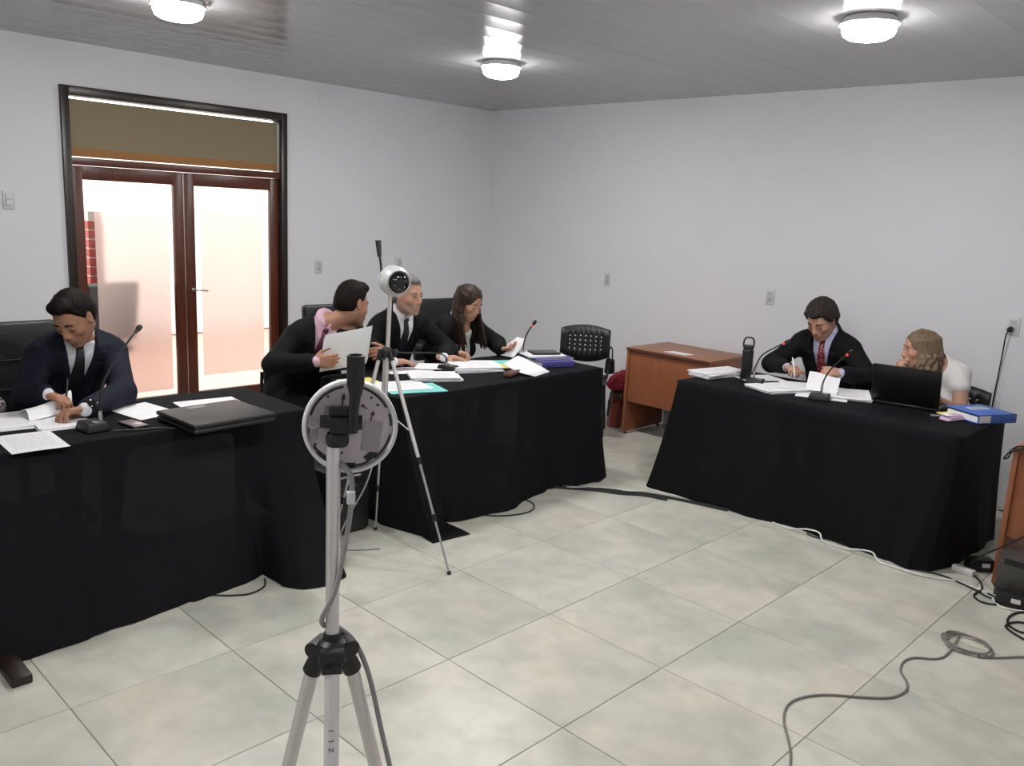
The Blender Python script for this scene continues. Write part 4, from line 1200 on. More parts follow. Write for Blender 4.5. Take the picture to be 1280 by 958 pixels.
def shell_chair(label):
    r = empty('shell_chair', (0, 0, 0), 0, label, 'chair', None)       # front = +x
    k = dict(parent=r, world=False)
    # perforated back: rows and columns of square holes left open
    us = [-.225, -.205]; ncol = 7
    c0, st, hw = -.144, .048, .0058
    cols = []
    for i in range(ncol): cols += [c0 + i * st - hw, c0 + i * st + hw]
    us = [-.225] + cols + [.225]
    rows = []
    for j in range(4): rows += [.33 + .125 * j - .021, .33 + .125 * j + .021]
    vs_ = [0.] + rows + [1.]
    mb = MB()
    def P(y, v):
        e = 1 - (y / .225) ** 2
        lo = .615 - .055 * e - .0; hi = .835 + .030 * e
        z = lo + (hi - lo) * v
        return (-.20 - .10 * (z - .6) + .05 * (y / .225) ** 2, y, z)
    # finer border columns keep the arch round
    fine = []
    for a, b in zip(us, us[1:]):
        n = 3 if b - a > .03 else 1
        fine += [(a + (b - a) * i / n, a + (b - a) * (i + 1) / n, (a, b) if b - a < .02 else None) for i in range(n)]
    iy = {}
    def vid(y, v):
        key = (round(y, 5), round(v, 5))
        if key not in iy: iy[key] = len(mb.v); mb.v.append(Vector(P(y, v)))
        return iy[key]
    for a, b, hole in fine:
        for j in range(len(vs_) - 1):
            if hole and j % 2 == 1: continue
            mb.f.append((vid(a, vs_[j]), vid(b, vs_[j]), vid(b, vs_[j + 1]), vid(a, vs_[j + 1])))
    bk = mb.build('backrest', M['blackp'], **k)
    sm = bk.modifiers.new('thick', 'SOLIDIFY'); sm.thickness = .012; sm.offset = 0
    st_ = MB().grid(lambda u, v: (-.20 + .42 * u, -.22 + .44 * v, .455 - .02 * math.sin(u * math.pi) - .02 * math.sin(v * math.pi) - .03 * max(0, u - .8) * 5 * .5), 10, 10).build('seat', M['blackp'], **k)
    sm = st_.modifiers.new('thick', 'SOLIDIFY'); sm.thickness = .014; sm.offset = 0
    for s in (-1, 1):
        MB().tube([(-.16, .215 * s, .435), (-.205, .222 * s, .50), (-.215, .215 * s, .74)], .011, 8, smooth=3).build('back_post', M['blackp'], **k)
        MB().tube([(.16, .20 * s, .435), (.21, .225 * s, .0)], .011, 8).build('leg', M['blackp'], **k)
        MB().tube([(-.14, .20 * s, .435), (-.22, .225 * s, .0)], .011, 8).build('leg', M['blackp'], **k)
        MB().cyl((-.16, .20 * s, .432), (.17, .20 * s, .432), .011).build('seat_rail', M['blackp'], **k)
    return r
sc_ = shell_chair('empty black chair with a perforated back between the middle table and the desk')
place(sc_, (-2.005, 3.17, 0), R_(-54)); sc_.scale = (.9, .9, 1)
c2_ = dup(sc_, (-2.30, .815, 0), R_(-4), 'black perforated chair under the leaning man in the pink shirt')
c2_.scale = (1, 1, .91)
c6 = dup(sc_, (.62, 3.63, 0), R_(-80), 'black perforated chair under the woman in the white blouse')
c6.scale = (.92, .92, .92)
dup(sc_, (-.16, 3.66, 0), R_(-90), 'black chair hidden behind the man in the red tie')

# ---------------------------------------------------------------- paper
ZT = TH + .0085
def sheet(c, a, label=None, z=ZT, w=.21, l=.297, m='print', curl=None, name='paper_sheet', cat='paper', group=None, th=.0008):
    """one A4 sheet, long side along angle a (degrees from +x)"""
    ca, sa = math.cos(R_(a)), math.sin(R_(a))
    def P(u, v):
        x, y = (v - .5) * l, (u - .5) * w
        dz = curl(u, v) if curl else .0006 * math.sin(u * 7 + v * 5) + .0008
        return (c[0] + x * ca - y * sa, c[1] + x * sa + y * ca, z + dz + th)
    return tag(MB().grid(P, 8, 12, th).build(name, M[m], smooth=60), label, cat, group)

def stack(c, a, n, label, z=ZT, w=.21, l=.297, m='print', jit=.012, cat='papers', name='paper_stack', skew=5., seed=0, th=.004, cover=None):
    """a pile of documents: several slim bundles laid slightly askew, the top one curling a little"""
    rnd = random.Random(seed)
    r = empty(name, (c[0], c[1], z), 0, label, cat)
    for i in range(n):
        aa = R_(a + rnd.uniform(-skew, skew)); ca, sa = math.cos(aa), math.sin(aa)
        ox, oy = c[0] + rnd.uniform(-jit, jit), c[1] + rnd.uniform(-jit, jit)
        lift = rnd.uniform(.001, .004)
        def P(u, v):
            x, y = (v - .5) * l, (u - .5) * w
            return (ox + x * ca - y * sa, oy + x * sa + y * ca, z + th * (i + 1) * .97 + (lift * (u - .5) ** 2 * 4 * (i == n - 1)))
        MB().grid(P, 6, 8, th * .92).build('bundle', M[m if (i == n - 1 or not cover) else 'paper'] if not (cover and i == 0) else M[cover], r, smooth=40)
    return r

# left table
sheet((-1.426, -1.035), -2, 'single printed sheet nearest the front edge of the left table', m='print')
stack((-1.80, -1.035), -4, 3, 'white documents at the far left edge of the left table', seed=1, th=.003)
stack((-1.72, -.84), -8, 3, 'open document under the hands of the man in navy', seed=2, th=.003, l=.33)
flip = MB().grid(lambda u, v: (-1.90 + .02 * math.sin(v * 3) + .17 * u - .09 * u * v, -.955 + .205 * v + .015 * math.sin(u * 3), ZT + .012 + .050 * math.sin(min(1, u * 1.1) * math.pi) * (.6 + .6 * v) + .035 * v * v * (1 - u * .4)), 12, 12, .0008).build('turned_page', M['paper'], smooth=80)
tag(flip, 'page being turned over by the man in navy', 'paper')
sheet((-1.69, -.475), 10, 'blank white sheet beside the elbow of the man in navy', m='paper')
sheet((-1.66, -.155), 84, 'white sheet partly under the black portfolio', m='print2')
ph = empty('phone', (-1.466, -.611, ZT), R_(8), 'mobile phone lying between the microphone and the blank sheet', 'phone')
MB().box((0, 0, .0045), (.142, .070, .008)).build('case', M['blackp'], ph, bevel=.003, seg=3, world=False)
MB().box((0, 0, .0088), (.134, .063, .001)).build('screen', mat('phone_screen', (.30, .24, .25), .18), ph, bevel=.0003, world=False)
pf = empty('portfolio', (-1.335, -.285, ZT), R_(3), 'black zipped leather portfolio at the front edge of the left table', 'portfolio')
k = dict(parent=pf, world=False)
MB().box((0, 0, .011), (.345, .40, .020)).build('lower_cover', M['leather'], bevel=.008, seg=3, **k)
MB().box((-.004, 0, .0225), (.320, .375, .006)).build('pages', M['blackp'], **k)
MB().box((0, 0, .034), (.350, .405, .020)).build('upper_cover', M['leather'], bevel=.008, seg=3, **k)
MB().tube([(.166, -.198, .0225), (.168, .198, .0225), (-.166, .199, .0225)], .0035, 6).build('zip', M['blackg'], **k)
MB().box((-.125, -.03, .0445), (.030, .085, .0015)).build('name_plate', M['grayp'], bevel=.0006, **k)
# pen in the hand of the man in navy
def pen(p0, p1, label, m='blackp', r=.0045):
    p0, p1 = Vector(p0), Vector(p1); o = empty('pen', p0, 0, label, 'pen'); d = (p1 - p0)
    MB().cyl(p0 + d * .10, p1, r, r).build('barrel', M[m], o); MB().cyl(p0, p0 + d * .10, .001, r).build('tip', M['steel'], o)
    MB().cyl(p0 + d * .72 + Vector((0, 0, r)), p1 + Vector((0, 0, r)), .0012).build('clip', M['steel'], o)
    return o
pen((-1.80, -.775, .80), (-1.88, -.74, .885), 'dark pen held by the man in navy')
wt = empty('wrist_watch', (-1.667, -.722, .785), 0, 'black wrist watch on the wrist of the man in navy', 'watch')
dv = Vector((.35, -.93, .0)).normalized(); wc = Vector((-1.667, -.722, .785))
Tw = frame(wc, z=dv, x=Vector((0, 0, 1)))
MB().lathe([(.0335, -.011), (.0355, -.010), (.0355, .010), (.0335, .011)], 22, Tw, cap=False).build('strap', M['blackp'], wt)
MB().lathe([(.019, 0), (.021, .003), (.020, .010), (.016, .0115)], 20, frame(wc + Vector((.024, .003, .024)), z=Vector((.7, .1, .7)), x=Vector((0, 1, 0)))).build('watch_case', M['blackg'], wt)

# middle table
sheet((-1.40, .925), 72, 'turquoise folder at the left front of the middle table', m='cyan', w=.235, l=.335, name='folder', cat='folder', th=.0022)
sheet((-1.485, .905), 76, 'large white sheet lying on the turquoise folder', z=ZT + .0035, w=.25, l=.31)
sheet((-1.735, .79), 80, 'yellow paper peeping out behind the camera stand', m='yellow', w=.15, l=.21)
stack((-1.555, 1.225), 62, 4, 'thick stack of documents beside the turquoise folder', seed=4, th=.005)
sheet((-1.83, 1.25), 64, 'white sheet under the hand of the grey-haired man', z=ZT, m='print2')
sheet((-1.80, 1.46), 40, 'white sheet ruffled beside the grey-haired man', z=ZT + .003, m='print2', curl=lambda u, v: .018 * v * v + .004)
stack((-1.655, 1.64), 66, 5, 'thick pile of documents in front of the long-haired woman', seed=6, th=.006, l=.32, w=.23)
sheet((-1.80, 1.80), 60, 'printed sheets right under the writing hand of the woman', z=ZT + .001, m='print2')
sheet((-1.63, 1.86), 70, 'yellow pad near the middle of the papers', m='yellow', w=.14, l=.22, th=.004, name='notepad', cat='notepad', z=ZT)
sheet((-1.72, 2.03), 66, 'small turquoise card between the yellow pad and the books', m='cyan', w=.13, l=.2, name='folder', cat='folder', th=.002)
bw = empty('glasses_case', (-1.37, 1.70, ZT), R_(112), 'brown leather case lying at the table edge by the curled papers', 'case')
MB().box((0, 0, .015), (.17, .06, .03)).build('shell', M['brown'], bw, bevel=.013, seg=4, world=False)
MB().box((.0, -.0305, .016), (.165, .001, .002)).build('seam', M['blackp'], bw, world=False)
st = empty('paper_stack', (-1.47, 1.99, ZT), 0, 'curled white documents flopping over at the right front edge', 'papers')
for i in range(4):
    o = .011 * i
    MB().grid(lambda u, v: ((-1.44 - .06 * u) * (1 - v) + (-1.265 - .06 * u) * v - o * .8 + .006 * i * u, (1.755 + .17 * u) * (1 - v) + (1.80 + .20 * u) * v - .012 * i + .05 * u * math.sin(v * 3.1), ZT + .004 + .004 * i + (.045 + .03 * u) * (1 - v) ** 2), 8, 12, .0035).build('bundle', M['paper'], st, smooth=60)
hs = MB().grid(lambda u, v: ((-1.975 + .19 * u) * (1 - v) + (-1.87 + .16 * u) * v, (2.12 + .01 * u) * (1 - v) + (2.25 - .07 * u) * v, ZT + .014 + (.125 + .02 * u) * (v ** 1.2) - .006 * math.sin(u * 3.1) * v), 10, 12, .0008).build('raised_sheet', M['paper'], smooth=70)
tag(hs, 'white sheet lifted by the left hand of the long-haired woman', 'paper')
def book(c, a, z, w, l, h, m, label, pages='paper', name='book', cat='book'):
    o = empty(name, (c[0], c[1], z), R_(a), label, cat)
    MB().box((0, 0, .0015), (l, w, .003)).box((0, 0, h - .0015), (l, w, .003)).box((-l / 2 + .0015, 0, h / 2), (.003, w, h)).build('cover', M[m], o, bevel=.0008, world=False)
    MB().box((.003, 0, h / 2), (l - .010, w - .010, h - .006)).build('page_block', M[pages], o, world=False)
    return o
book((-1.565, 2.245), 160, ZT, .25, .33, .036, 'purple', 'purple ring binder at the bottom of the pile by the thin microphone', name='binder', cat='binder')
book((-1.575, 2.255), 70, ZT + .0365, .215, .30, .012, 'purple', 'slim purple book lying on the purple binder')
stack((-1.60, 2.235), 66, 2, 'white papers on top of the purple books', z=ZT + .049, seed=9, th=.006, w=.19, l=.26)
tb = empty('tablet', (-1.60, 2.245, ZT + .063), R_(62), 'dark tablet in a case on top of the purple books', 'tablet')
MB().box((0, 0, .006), (.20, .135, .011)).build('case', M['blackp'], tb, bevel=.004, seg=3, world=False)
MB().box((0, 0, .0118), (.18, .118, .001)).build('screen', M['tower'], tb, world=False)
pb = empty('paper_stack', (-1.885, .83, .79), 0, 'sheaf of white papers held upright by the man in the pink shirt', 'papers')
for i in range(3):
    g = .006 * i
    MB().grid(lambda u, v: (-1.935 + .012 * math.sin(u * 3) - g * .8 + .03 * v, .655 + .335 * u + .008 * i + .01 * v, .770 + .022 * u + .200 * v + .012 * u * v + .010 * i), 8, 8, .001).build('sheaf', M['paper'], pb, smooth=60)

# right-hand table
stack((-.635, 2.93), 82, 6, 'thick block of white papers at the left end of the right-hand table', seed=11, th=.0058, w=.17, l=.40, jit=.006)
sheet((-.42, 3.09), 62, 'white sheet behind the black flask', m='print2')
stack((-.145, 2.86), 70, 4, 'clipped documents left of the second microphone on the right table', seed=12, th=.004, w=.24, l=.36)
sheet((-.05, 3.02), 30, 'white sheet spread before the man in the red tie', z=ZT + .018, m='print2', w=.25, l=.33)
rs = MB().grid(lambda u, v: (-.025 + .20 * u, 2.955 + .03 * v, ZT + .020 + .105 * v - .01 * u + .004 * math.sin(u * 6)), 8, 8, .0008).build('raised_sheet', M['paper'], smooth=60)
tag(rs, 'small white page held up by the man in the red tie', 'paper')
stack((.20, 3.08), 118, 3, 'documents between the red-tied man and the open laptop', seed=14, th=.004, w=.24, l=.34)
sheet((.11, 2.90), 20, 'loose sheet beneath the second microphone', m='print2', z=ZT)
pen((-.17, 3.10, .775), (-.235, 3.17, .895), 'white pen held by the man in the red tie', m='whitep')
fl = empty('flask', (-.457, 2.98, ZT), 0, 'black flask with a carrying loop beside the microphone', 'bottle')
k = dict(parent=fl, world=False)
MB().lathe([(.034, 0), (.036, .006), (.036, .188), (.034, .196), (.028, .204)], 28).build('body', M['blackp'], **k)
MB().lathe([(.030, .200), (.032, .204), (.032, .222), (.028, .228)], 28).build('cap', M['blackp'], **k)
MB().tube([Vector((x, 0, z)) @ Matrix.Rotation(R_(-35), 3, 'Z') for x, z in ((-.030, .212), (-.033, .245), (-.024, .272), (0, .278), (.024, .272), (.033, .245), (.030, .212))], .0055, 8, smooth=4).build('carry_loop', M['blackp'], **k)
lt = empty('laptop', (.535, 3.13, ZT), R_(8), 'open black laptop in front of the blond woman', 'laptop')
k = dict(parent=lt, world=False)
MB().box((0, .02, .010), (.37, .245, .018)).build('base', M['laptop'], bevel=.004, **k)
kb = MB()
for i in range(12):
    for j in range(5): kb.box((-.148 + i * .027, .075 - j * .021 - .0, .0195), (.022, .016, .003))
kb.build('keys', M['blackg'], **k)
Tl = Matrix.Translation((0, -.098, .018)) @ Matrix.Rotation(R_(16), 4, 'X')
ld = MB().box((0, 0, .118), (.372, .008, .236), T=Tl).build('lid', M['laptop'], bevel=.003, **k)
MB().box((0, .0045, .122), (.34, .001, .195), T=Tl).build('screen', mat_emit('laptop_screen', (.75, .85, 1), 1.2), ld, world=False)
bd = empty('binder', (.930, 3.12, ZT), R_(62), 'blue lever-arch binder at the right end of the right-hand table', 'binder')
k = dict(parent=bd, world=False)
MB().box((0, 0, .002), (.265, .245, .004)).box((0, 0, .048), (.265, .245, .004)).build('cover', M['blue'], bevel=.001, **k)
MB().box((0, .0 - .1205, .025), (.265, .004, .050)).build('spine', M['blue'], bevel=.001, **k)
MB().box((0, .0, .020), (.25, .21, .032)).build('page_block', M['paper'], **k)
MB().box((-.09, -.1233, .025), (.075, .0015, .038)).build('spine_label', M['paper'], **k)
MB().box((.01, .03, .0507), (.12, .055, .0012)).build('front_label', M['paper'], **k)
MB().box((.01, .03, .0515), (.10, .038, .0006)).build('label_print', M['grayp'], **k)
sheet((.83, 3.10), 60, 'pale notepad edge showing between the laptop and the blue binder', m='yellow', w=.10, l=.22, name='notepad', cat='notepad', th=.008)
pk = empty('tissue_pack', (.845, 2.93, ZT), R_(72), 'lilac plastic pack in front of the blue binder', 'pack')
MB().box((0, 0, .016), (.15, .075, .030), taper=.72).build('wrapper', M['pink'], pk, bevel=.011, seg=3, world=False)
MB().box((-.045, 0, .031), (.05, .05, .002)).build('label_patch', M['paper'], pk, bevel=.0008, world=False)
gl = empty('eyeglasses', (.69, 2.86, ZT), R_(20), 'dark folded eyeglasses before the open laptop', 'glasses')
k = dict(parent=gl, world=False)
for s in (-1, 1):
    MB().tube([(.028 * s + .022 * math.cos(t), .004, .016 + .015 * math.sin(t)) for t in [i * math.pi / 8 for i in range(17)]], .0018, 6).build('lens_rim', M['blackg'], **k)
MB().tube([(-.008, .004, .020), (0, .004, .023), (.008, .004, .020)], .0018, 6).build('bridge', M['blackg'], **k)
for s in (-1, 1): MB().tube([(.050 * s, .004, .02), (.048 * s, .012, .02), (-.05 * s, .018 + .005 * s, .006)], .0018, 6).build('temple', M['blackg'], **k)
us_ = empty('memory_stick', (.755, 2.935, ZT), R_(25), 'small grey memory stick beside the laptop', 'memory stick')
MB().box((0, 0, .005), (.045, .018, .009)).build('body', M['grayp'], us_, bevel=.002, world=False)
MB().box((.028, 0, .005), (.014, .012, .005)).build('connector', M['steel'], us_, world=False)
ph = empty('phone', (.70, 3.22, ZT), R_(70), 'black phone on the table between the laptop and the bare arm', 'phone')
MB().box((0, 0, .0045), (.145, .072, .008)).build('case', M['blackp'], ph, bevel=.003, seg=3, world=False)
MB().box((0, 0, .0088), (.136, .065, .001)).build('screen', M['blackg'], ph, world=False)

# ---------------------------------------------------------------- microphones
def microphone(base, rz, neck, label, ring='redlamp', bs=(.125, .10)):
    """neck: points from the base to the tip, in world space"""
    o = empty('microphone', (*base, ZT), rz, label, 'microphone')
    MB().box((0, 0, .019), (bs[0], bs[1], .038), taper=.84).build('base', M['blackp'], o, bevel=.006, seg=3, world=False)
    MB().box((.028, 0, .0385), (.03, .024, .004)).build('talk_button', M['grayp'], o, bevel=.001, world=False)
    MB().cyl(Vector(neck[0]), Vector(neck[0]) + Vector((0, 0, .045)), .009, .007).build('socket', M['steel'], o)
    MB().tube([Vector(neck[0])] + [Vector(p) for p in neck[1:]], .0048, 8, smooth=5).build('gooseneck', M['blackp'], o)
    a, b = Vector(neck[-2]), Vector(neck[-1]); d = (b - a).normalized(); T4 = frame(b, z=d, x=Vector((1, .2, .1)))
    MB().lathe([(.0058, -.010), (.0082, -.008), (.0082, .002), (.0060, .004)], 16, T4).build('light_ring', M[ring], o)
    MB().lathe([(.007, .003), (.0115, .012), (.0125, .024), (.0105, .036), (.004, .041)], 18, T4).build('foam_head', M['blackp'], o)
    return o
microphone((-1.485, -.775), R_(5), [(-1.475, -.745, ZT + .036), (-1.48, -.74, .87), (-1.50, -.70, .97), (-1.57, -.58, 1.09), (-1.605, -.525, 1.132)], 'gooseneck microphone on the left table in front of the man in navy', ring='brown')
microphone((-1.70, 1.455), R_(0), [(-1.70, 1.44, ZT + .036), (-1.69, 1.42, .83), (-1.655, 1.31, .868), (-1.60, 1.06, .90), (-1.58, .915, .918)], 'microphone bent low across the middle table towards the camera stand')
microphone((-1.72, 2.165), R_(0), [(-1.72, 2.16, ZT + .036), (-1.725, 2.17, .86), (-1.70, 2.18, .94), (-1.68, 2.20, .985)], 'thin upright microphone behind the pile of purple books', bs=(.09, .08))
microphone((-.325, 2.865), R_(20), [(-.355, 2.90, ZT + .036), (-.355, 2.905, .83), (-.32, 2.91, .92), (-.24, 2.93, .985), (-.195, 2.945, 1.015)], 'microphone beside the black flask with a lit red ring')
microphone((.145, 2.79), R_(15), [(.12, 2.86, ZT + .036), (.125, 2.865, .84), (.165, 2.86, .92), (.225, 2.855, .99), (.255, 2.85, 1.02)], 'microphone in front of the man in the red tie left of the laptop')
# ---------------------------------------------------------------- camera stand in the foreground
def arrow(p, d, L, T, mb):
    """flat arrow lying on the plate, in the plate's own plane"""
    d = Vector((d[0], d[1], 0)).normalized(); s = Vector((-d.y, d.x, 0)); p = Vector((p[0], p[1], 0))
    w = .0011
    pts = [p - s * w, p + d * L * .6 - s * w, p + d * L * .6 - s * .0042, p + d * L, p + d * L * .6 + s * .0042, p + d * L * .6 + s * w, p + s * w]
    mb.prism([(q_.x, q_.y) for q_ in pts], .0008, T)

tx, ty, hz = 1.124, -1.297, .985
view = Vector((2.268 - tx, -2.065 - ty, 0)).normalized(); sidev = Vector((-view.y, view.x, 0))       # towards / to the right of the viewer
def P3(a, b, z): return Vector((tx, ty, z)) + view * a + sidev * b
tp = empty('tripod', (tx, ty, 0), 0, 'silver tripod in the foreground carrying the round grey mounting plate', 'tripod')
MB().cyl((tx, ty, .64), (tx, ty, 1.362), .0118).build('centre_column', M['alu'], tp)
MB().lathe([(.020, -.024), (.026, -.020), (.028, 0), (.024, .016), (.016, .022)], 22, at(tx, ty, hz)).build('shoulder', M['blackp'], tp)
MB().cyl((tx, ty, hz + .018), (tx, ty, hz + .034), .0165, .0145).build('collar', M['blackp'], tp)
azs = (-34, 84, 206)
for i, a in enumerate(azs):
    c, s = math.cos(R_(a)), math.sin(R_(a)); d = Vector((c, s, 0))
    top = Vector((tx, ty, hz - .008)) + d * .030; foot = Vector((tx, ty, .012)) + d * .26
    ax = (foot - top).normalized()
    lg = MB().cyl(top + ax * .01, top + ax * .40, .0128).build('leg', M['alu'] if i else M['alu_light'], tp)
    MB().cyl(top + ax * .36, foot, .0100).build('lower_section', M['alu'], lg)
    MB().cyl(top + ax * .385, top + ax * .425, .0155, .0150).build('leg_clamp', M['blackp'], lg)
    MB().cyl(foot + Vector((0, 0, .022)), foot + Vector((0, 0, -.012)), .013, .015).build('rubber_foot', M['blackp'], lg)
    MB().cyl(top - ax * .014 - d * .012, top + ax * (.042 if i else .020), .0165, .0172).cyl(top - ax * .010 + Vector((-s, c, 0)) * .020, top - ax * .010 - Vector((-s, c, 0)) * .020, .015).build('leg_socket', M['blackp'], tp)
    MB().cyl(Vector((tx, ty, .66)), top + ax * .36, .004).build('brace', M['alu'], tp)
    if i == 0:
        # three small printed marks running down the front leg
        for ch, tt in (('Z', .142), ('L', .126), ('1', .110)):
            cu = bpy.data.curves.new('mark', 'FONT'); cu.body = ch; cu.size = .012; cu.align_x = 'CENTER'; cu.align_y = 'CENTER'; cu.extrude = .0004; cu.fill_mode = 'BOTH'
            side = Vector((-s, c, 0)); nrm = side.cross(ax).normalized()
            if nrm.dot(d) < 0: nrm = -nrm
            xax = -ax; T4 = frame(top + ax * tt + nrm * .0130, x=xax, z=nrm)
            tmp = bpy.data.objects.new('mark', cu); COL.objects.link(tmp); bpy.context.view_layer.update()
            me = bpy.data.meshes.new_from_object(tmp); bpy.data.objects.remove(tmp); me.materials.clear(); me.materials.append(M['ink'])
            to = link('printed_mark', me, lg); to.matrix_basis = T4
# pan head with its knobs
MB().lathe([(.017, 0), (.019, .005), (.019, .016), (.016, .022)], 24, at(tx + sidev.x * .006, ty + sidev.y * .006, 1.354)).build('pan_base', M['blackp'], tp)
Tb = frame(P3(0, .015, 1.390), x=sidev, y=-view)
MB().box((0, 0, 0), (.042, .034, .028), T=Tb).build('head_block', M['blackp'], tp, bevel=.005)
MB().cyl(P3(0, -.005, 1.395), P3(0, -.022, 1.395), .0105).build('side_knob', M['blackp'], tp)
MB().cyl(P3(0, .030, 1.393), P3(0, .046, 1.393), .014, .012).build('tilt_joint', M['blackp'], tp)
MB().box((0, -.004, .023), (.046, .012, .016), T=Tb).box((.020, -.006, .026), (.010, .018, .030), T=Tb).build('plate_clamp', M['blackp'], tp, bevel=.003)
hd = MB().tube([P3(.022, .031, 1.382), P3(.026, .031, 1.415), P3(.026, .034, 1.452)], [.0078, .0078, .0100], 14).build('pan_handle', M['blackp'], tp)
MB().lathe([(.0100, 0), (.0140, .020), (.0145, .052), (.0142, .066), (.0115, .067), (.0105, .056), (.002, .055)], 22, at(*P3(.026, .034, 1.444))).build('grip', M['blackp'], hd)

# ---- round mounting plate with the dome camera behind it
dn = Vector((2.268 - 1.124, -2.065 + 1.285, .16)).normalized()       # the open back faces the viewer
dc = Vector((1.121, -1.262, 1.381))
Td = frame(dc, z=dn, y=Vector((0, 0, 1)) - dn * dn.z)
dcm = empty('dome_camera', tuple(dc), 0, 'dome camera seen from behind, its round grey mounting plate on the foreground tripod', 'security camera')
MB().lathe([(.002, .0), (.0705, .0), (.0715, -.002)], 64, Td, cap=False).build('back_plate', M['disc'], dcm)
MB().lathe([(.0712, -.006), (.0712, .007), (.0735, .0095), (.0772, .0085), (.0790, .003), (.0790, -.014), (.074, -.020), (.0712, -.006)], 64, Td, cap=False).build('rim', M['whitep'], dcm)
MB().lathe([(.076, -.012), (.074, -.030), (.060, -.040), (.055, -.042)], 48, Td).build('housing', M['whitep'], dcm)
MB().ball((0, 0, -.045), (.052, .052, .042), 28, 16, Td).build('dome', M['blackg'], dcm)
for a0, a1 in ((100, 168), (172, 200), (208, 246), (262, 300), (306, 352), (0, 22), (28, 84)):
    sl = MB(); n = max(3, int((a1 - a0) / 4))
    r0, r1 = .0655, .0692
    vs = []; 
    for k in range(n + 1):
        a = R_(a0 + (a1 - a0 - 4) * k / n); vs += [(r0 * math.cos(a), r0 * math.sin(a), .0009), (r1 * math.cos(a), r1 * math.sin(a), .0009)]
    sl.add(vs, [(2 * k, 2 * k + 1, 2 * k + 3, 2 * k + 2) for k in range(n)], Td).build('rim_slot', M['blackp'], dcm, smooth=0)
for px_, py_ in ((-.037, .050), (.034, .048), (.045, .036), (-.057, -.030), (-.014, -.045), (.026, -.054)):
    MB().lathe([(.0022, .0), (.0022, .0012)], 12, Td @ Matrix.Translation((px_, py_, 0))).build('screw_hole', M['ink'], dcm)
for (p, d, L) in (((-.014, .030), (.12, 1), .026), ((.028, .029), (-.8, .55), .013), ((.033, .008), (.3, 1), .019), ((-.060, -.022), (0, 1), .012)):
    m_ = MB(); arrow(p, d, L, Td, m_); m_.build('moulded_arrow', mat('arrow_grey', (.055, .045, .05), .6), dcm, smooth=0)
MB().lathe([(.009, 0), (.009, .003), (.004, .004), (.003, .0015)], 20, Td @ Matrix.Translation((-.061, .004, 0))).build('screw_boss', M['disc'], dcm)
for px_, py_, a, b in ((-.033, .009, .026, .040), (.038, -.012, .030, .052), (-.058, -.02, .014, .022)):
    MB().box((px_, py_, .0016), (a, b, .003), T=Td @ Matrix.Rotation(R_(-8), 4, 'Z')).build('raised_pad', mat('pad_grey', (.36, .32, .33), .45), dcm, bevel=.001)
for px_, py_, rz in ((-.046, -.052, -40), (-.002, -.068, 0), (.034, -.050, 40)):
    MB().box((0, 0, .0008), (.022, .012, .002), T=Td @ Matrix.Translation((px_, py_, 0)) @ Matrix.Rotation(R_(rz), 4, 'Z')).build('cable_notch', M['blackp'], dcm)
# cables hanging from the plate down the tripod
def Q(a, b, z): return P3(a, b, z)
c1 = empty('camera_cable', (tx, ty, 0), 0, 'thick grey cable running from the mounting plate down the foreground tripod', 'cable')
MB().tube([Q(.0, .010, 1.325), Q(.010, .022, 1.315), Q(.012, .030, 1.295), Q(.010, .028, 1.24), Q(.012, .018, 1.17), Q(.014, .004, 1.10), Q(.010, -.016, 1.055), Q(-.005, -.014, 1.03), Q(-.026, .008, 1.015),
           Q(-.03, .040, .98), Q(-.02, .065, .92), Q(.0, .088, .82), Q(.04, .115, .70), Q(.10, .16, .40), Q(.16, .22, .05), Q(.2, .3, .006)], .0046, 8, smooth=6).build('sheath', M['grayp'], c1)
MB().box((0, 0, 0), (.014, .012, .022), T=frame(Q(.014, .029, 1.268), x=sidev, y=-view)).build('connector', M['whitep'], c1, bevel=.002)

# ---------------------------------------------------------------- second stand, between the tables
hx, hy, h2 = -1.03, .45, 1.045
t2 = empty('tripod', (hx, hy, 0), 0, 'silver tripod standing between the two left tables under the white dome camera', 'tripod')
top2 = Vector((-1.02, .46, 1.335))
MB().cyl((hx + .004, hy - .005, .72), top2, .0105).build('centre_column', M['alu'], t2)
MB().lathe([(.020, -.030), (.027, -.022), (.029, 0), (.022, .018), (.013, .024)], 20, at(hx, hy, h2)).build('shoulder', M['blackp'], t2)
MB().ball((hx + .035, hy + .03, h2 - .004), (.017, .017, .017), 12, 8).build('crank_knob', M['blackp'], t2)
for i, (fx, fy) in enumerate(((-.595, .525), (-1.284, .595), (-1.215, .262))):
    top = Vector((hx, hy, h2 - .01)); foot = Vector((fx, fy, .010)); d = foot - top; ax = d.normalized(); fl_ = Vector((d.x, d.y, 0)).normalized()
    top = top + fl_ * .028
    L = (foot - top).length; ax = (foot - top).normalized()
    lg = MB().cyl(top, top + ax * L * .50, .0095).build('leg', M['alu_light'], t2)
    MB().cyl(top + ax * L * .48, top + ax * L * .76, .0072).cyl(top + ax * L * .74, foot, .0056).build('lower_sections', M['lamp_metal'], lg)
    for q_ in (.49, .75): MB().cyl(top + ax * (L * q_ - .018), top + ax * (L * q_ + .018), .0115).build('leg_clamp', M['blackp'], lg)
    MB().ball(foot, .011, 12, 8).build('rubber_foot', M['blackp'], lg)
    MB().cyl(top - ax * .018, top + ax * .035, .0135).build('leg_socket', M['blackp'], t2)
    MB().cyl(Vector((hx, hy, .745)), top + ax * L * .36, .0036).build('brace', M['alu'], t2)
MB().lathe([(.015, 0), (.020, .006), (.020, .030), (.014, .036)], 20, at(top2.x, top2.y, 1.325)).build('pan_head', M['blackp'], t2)
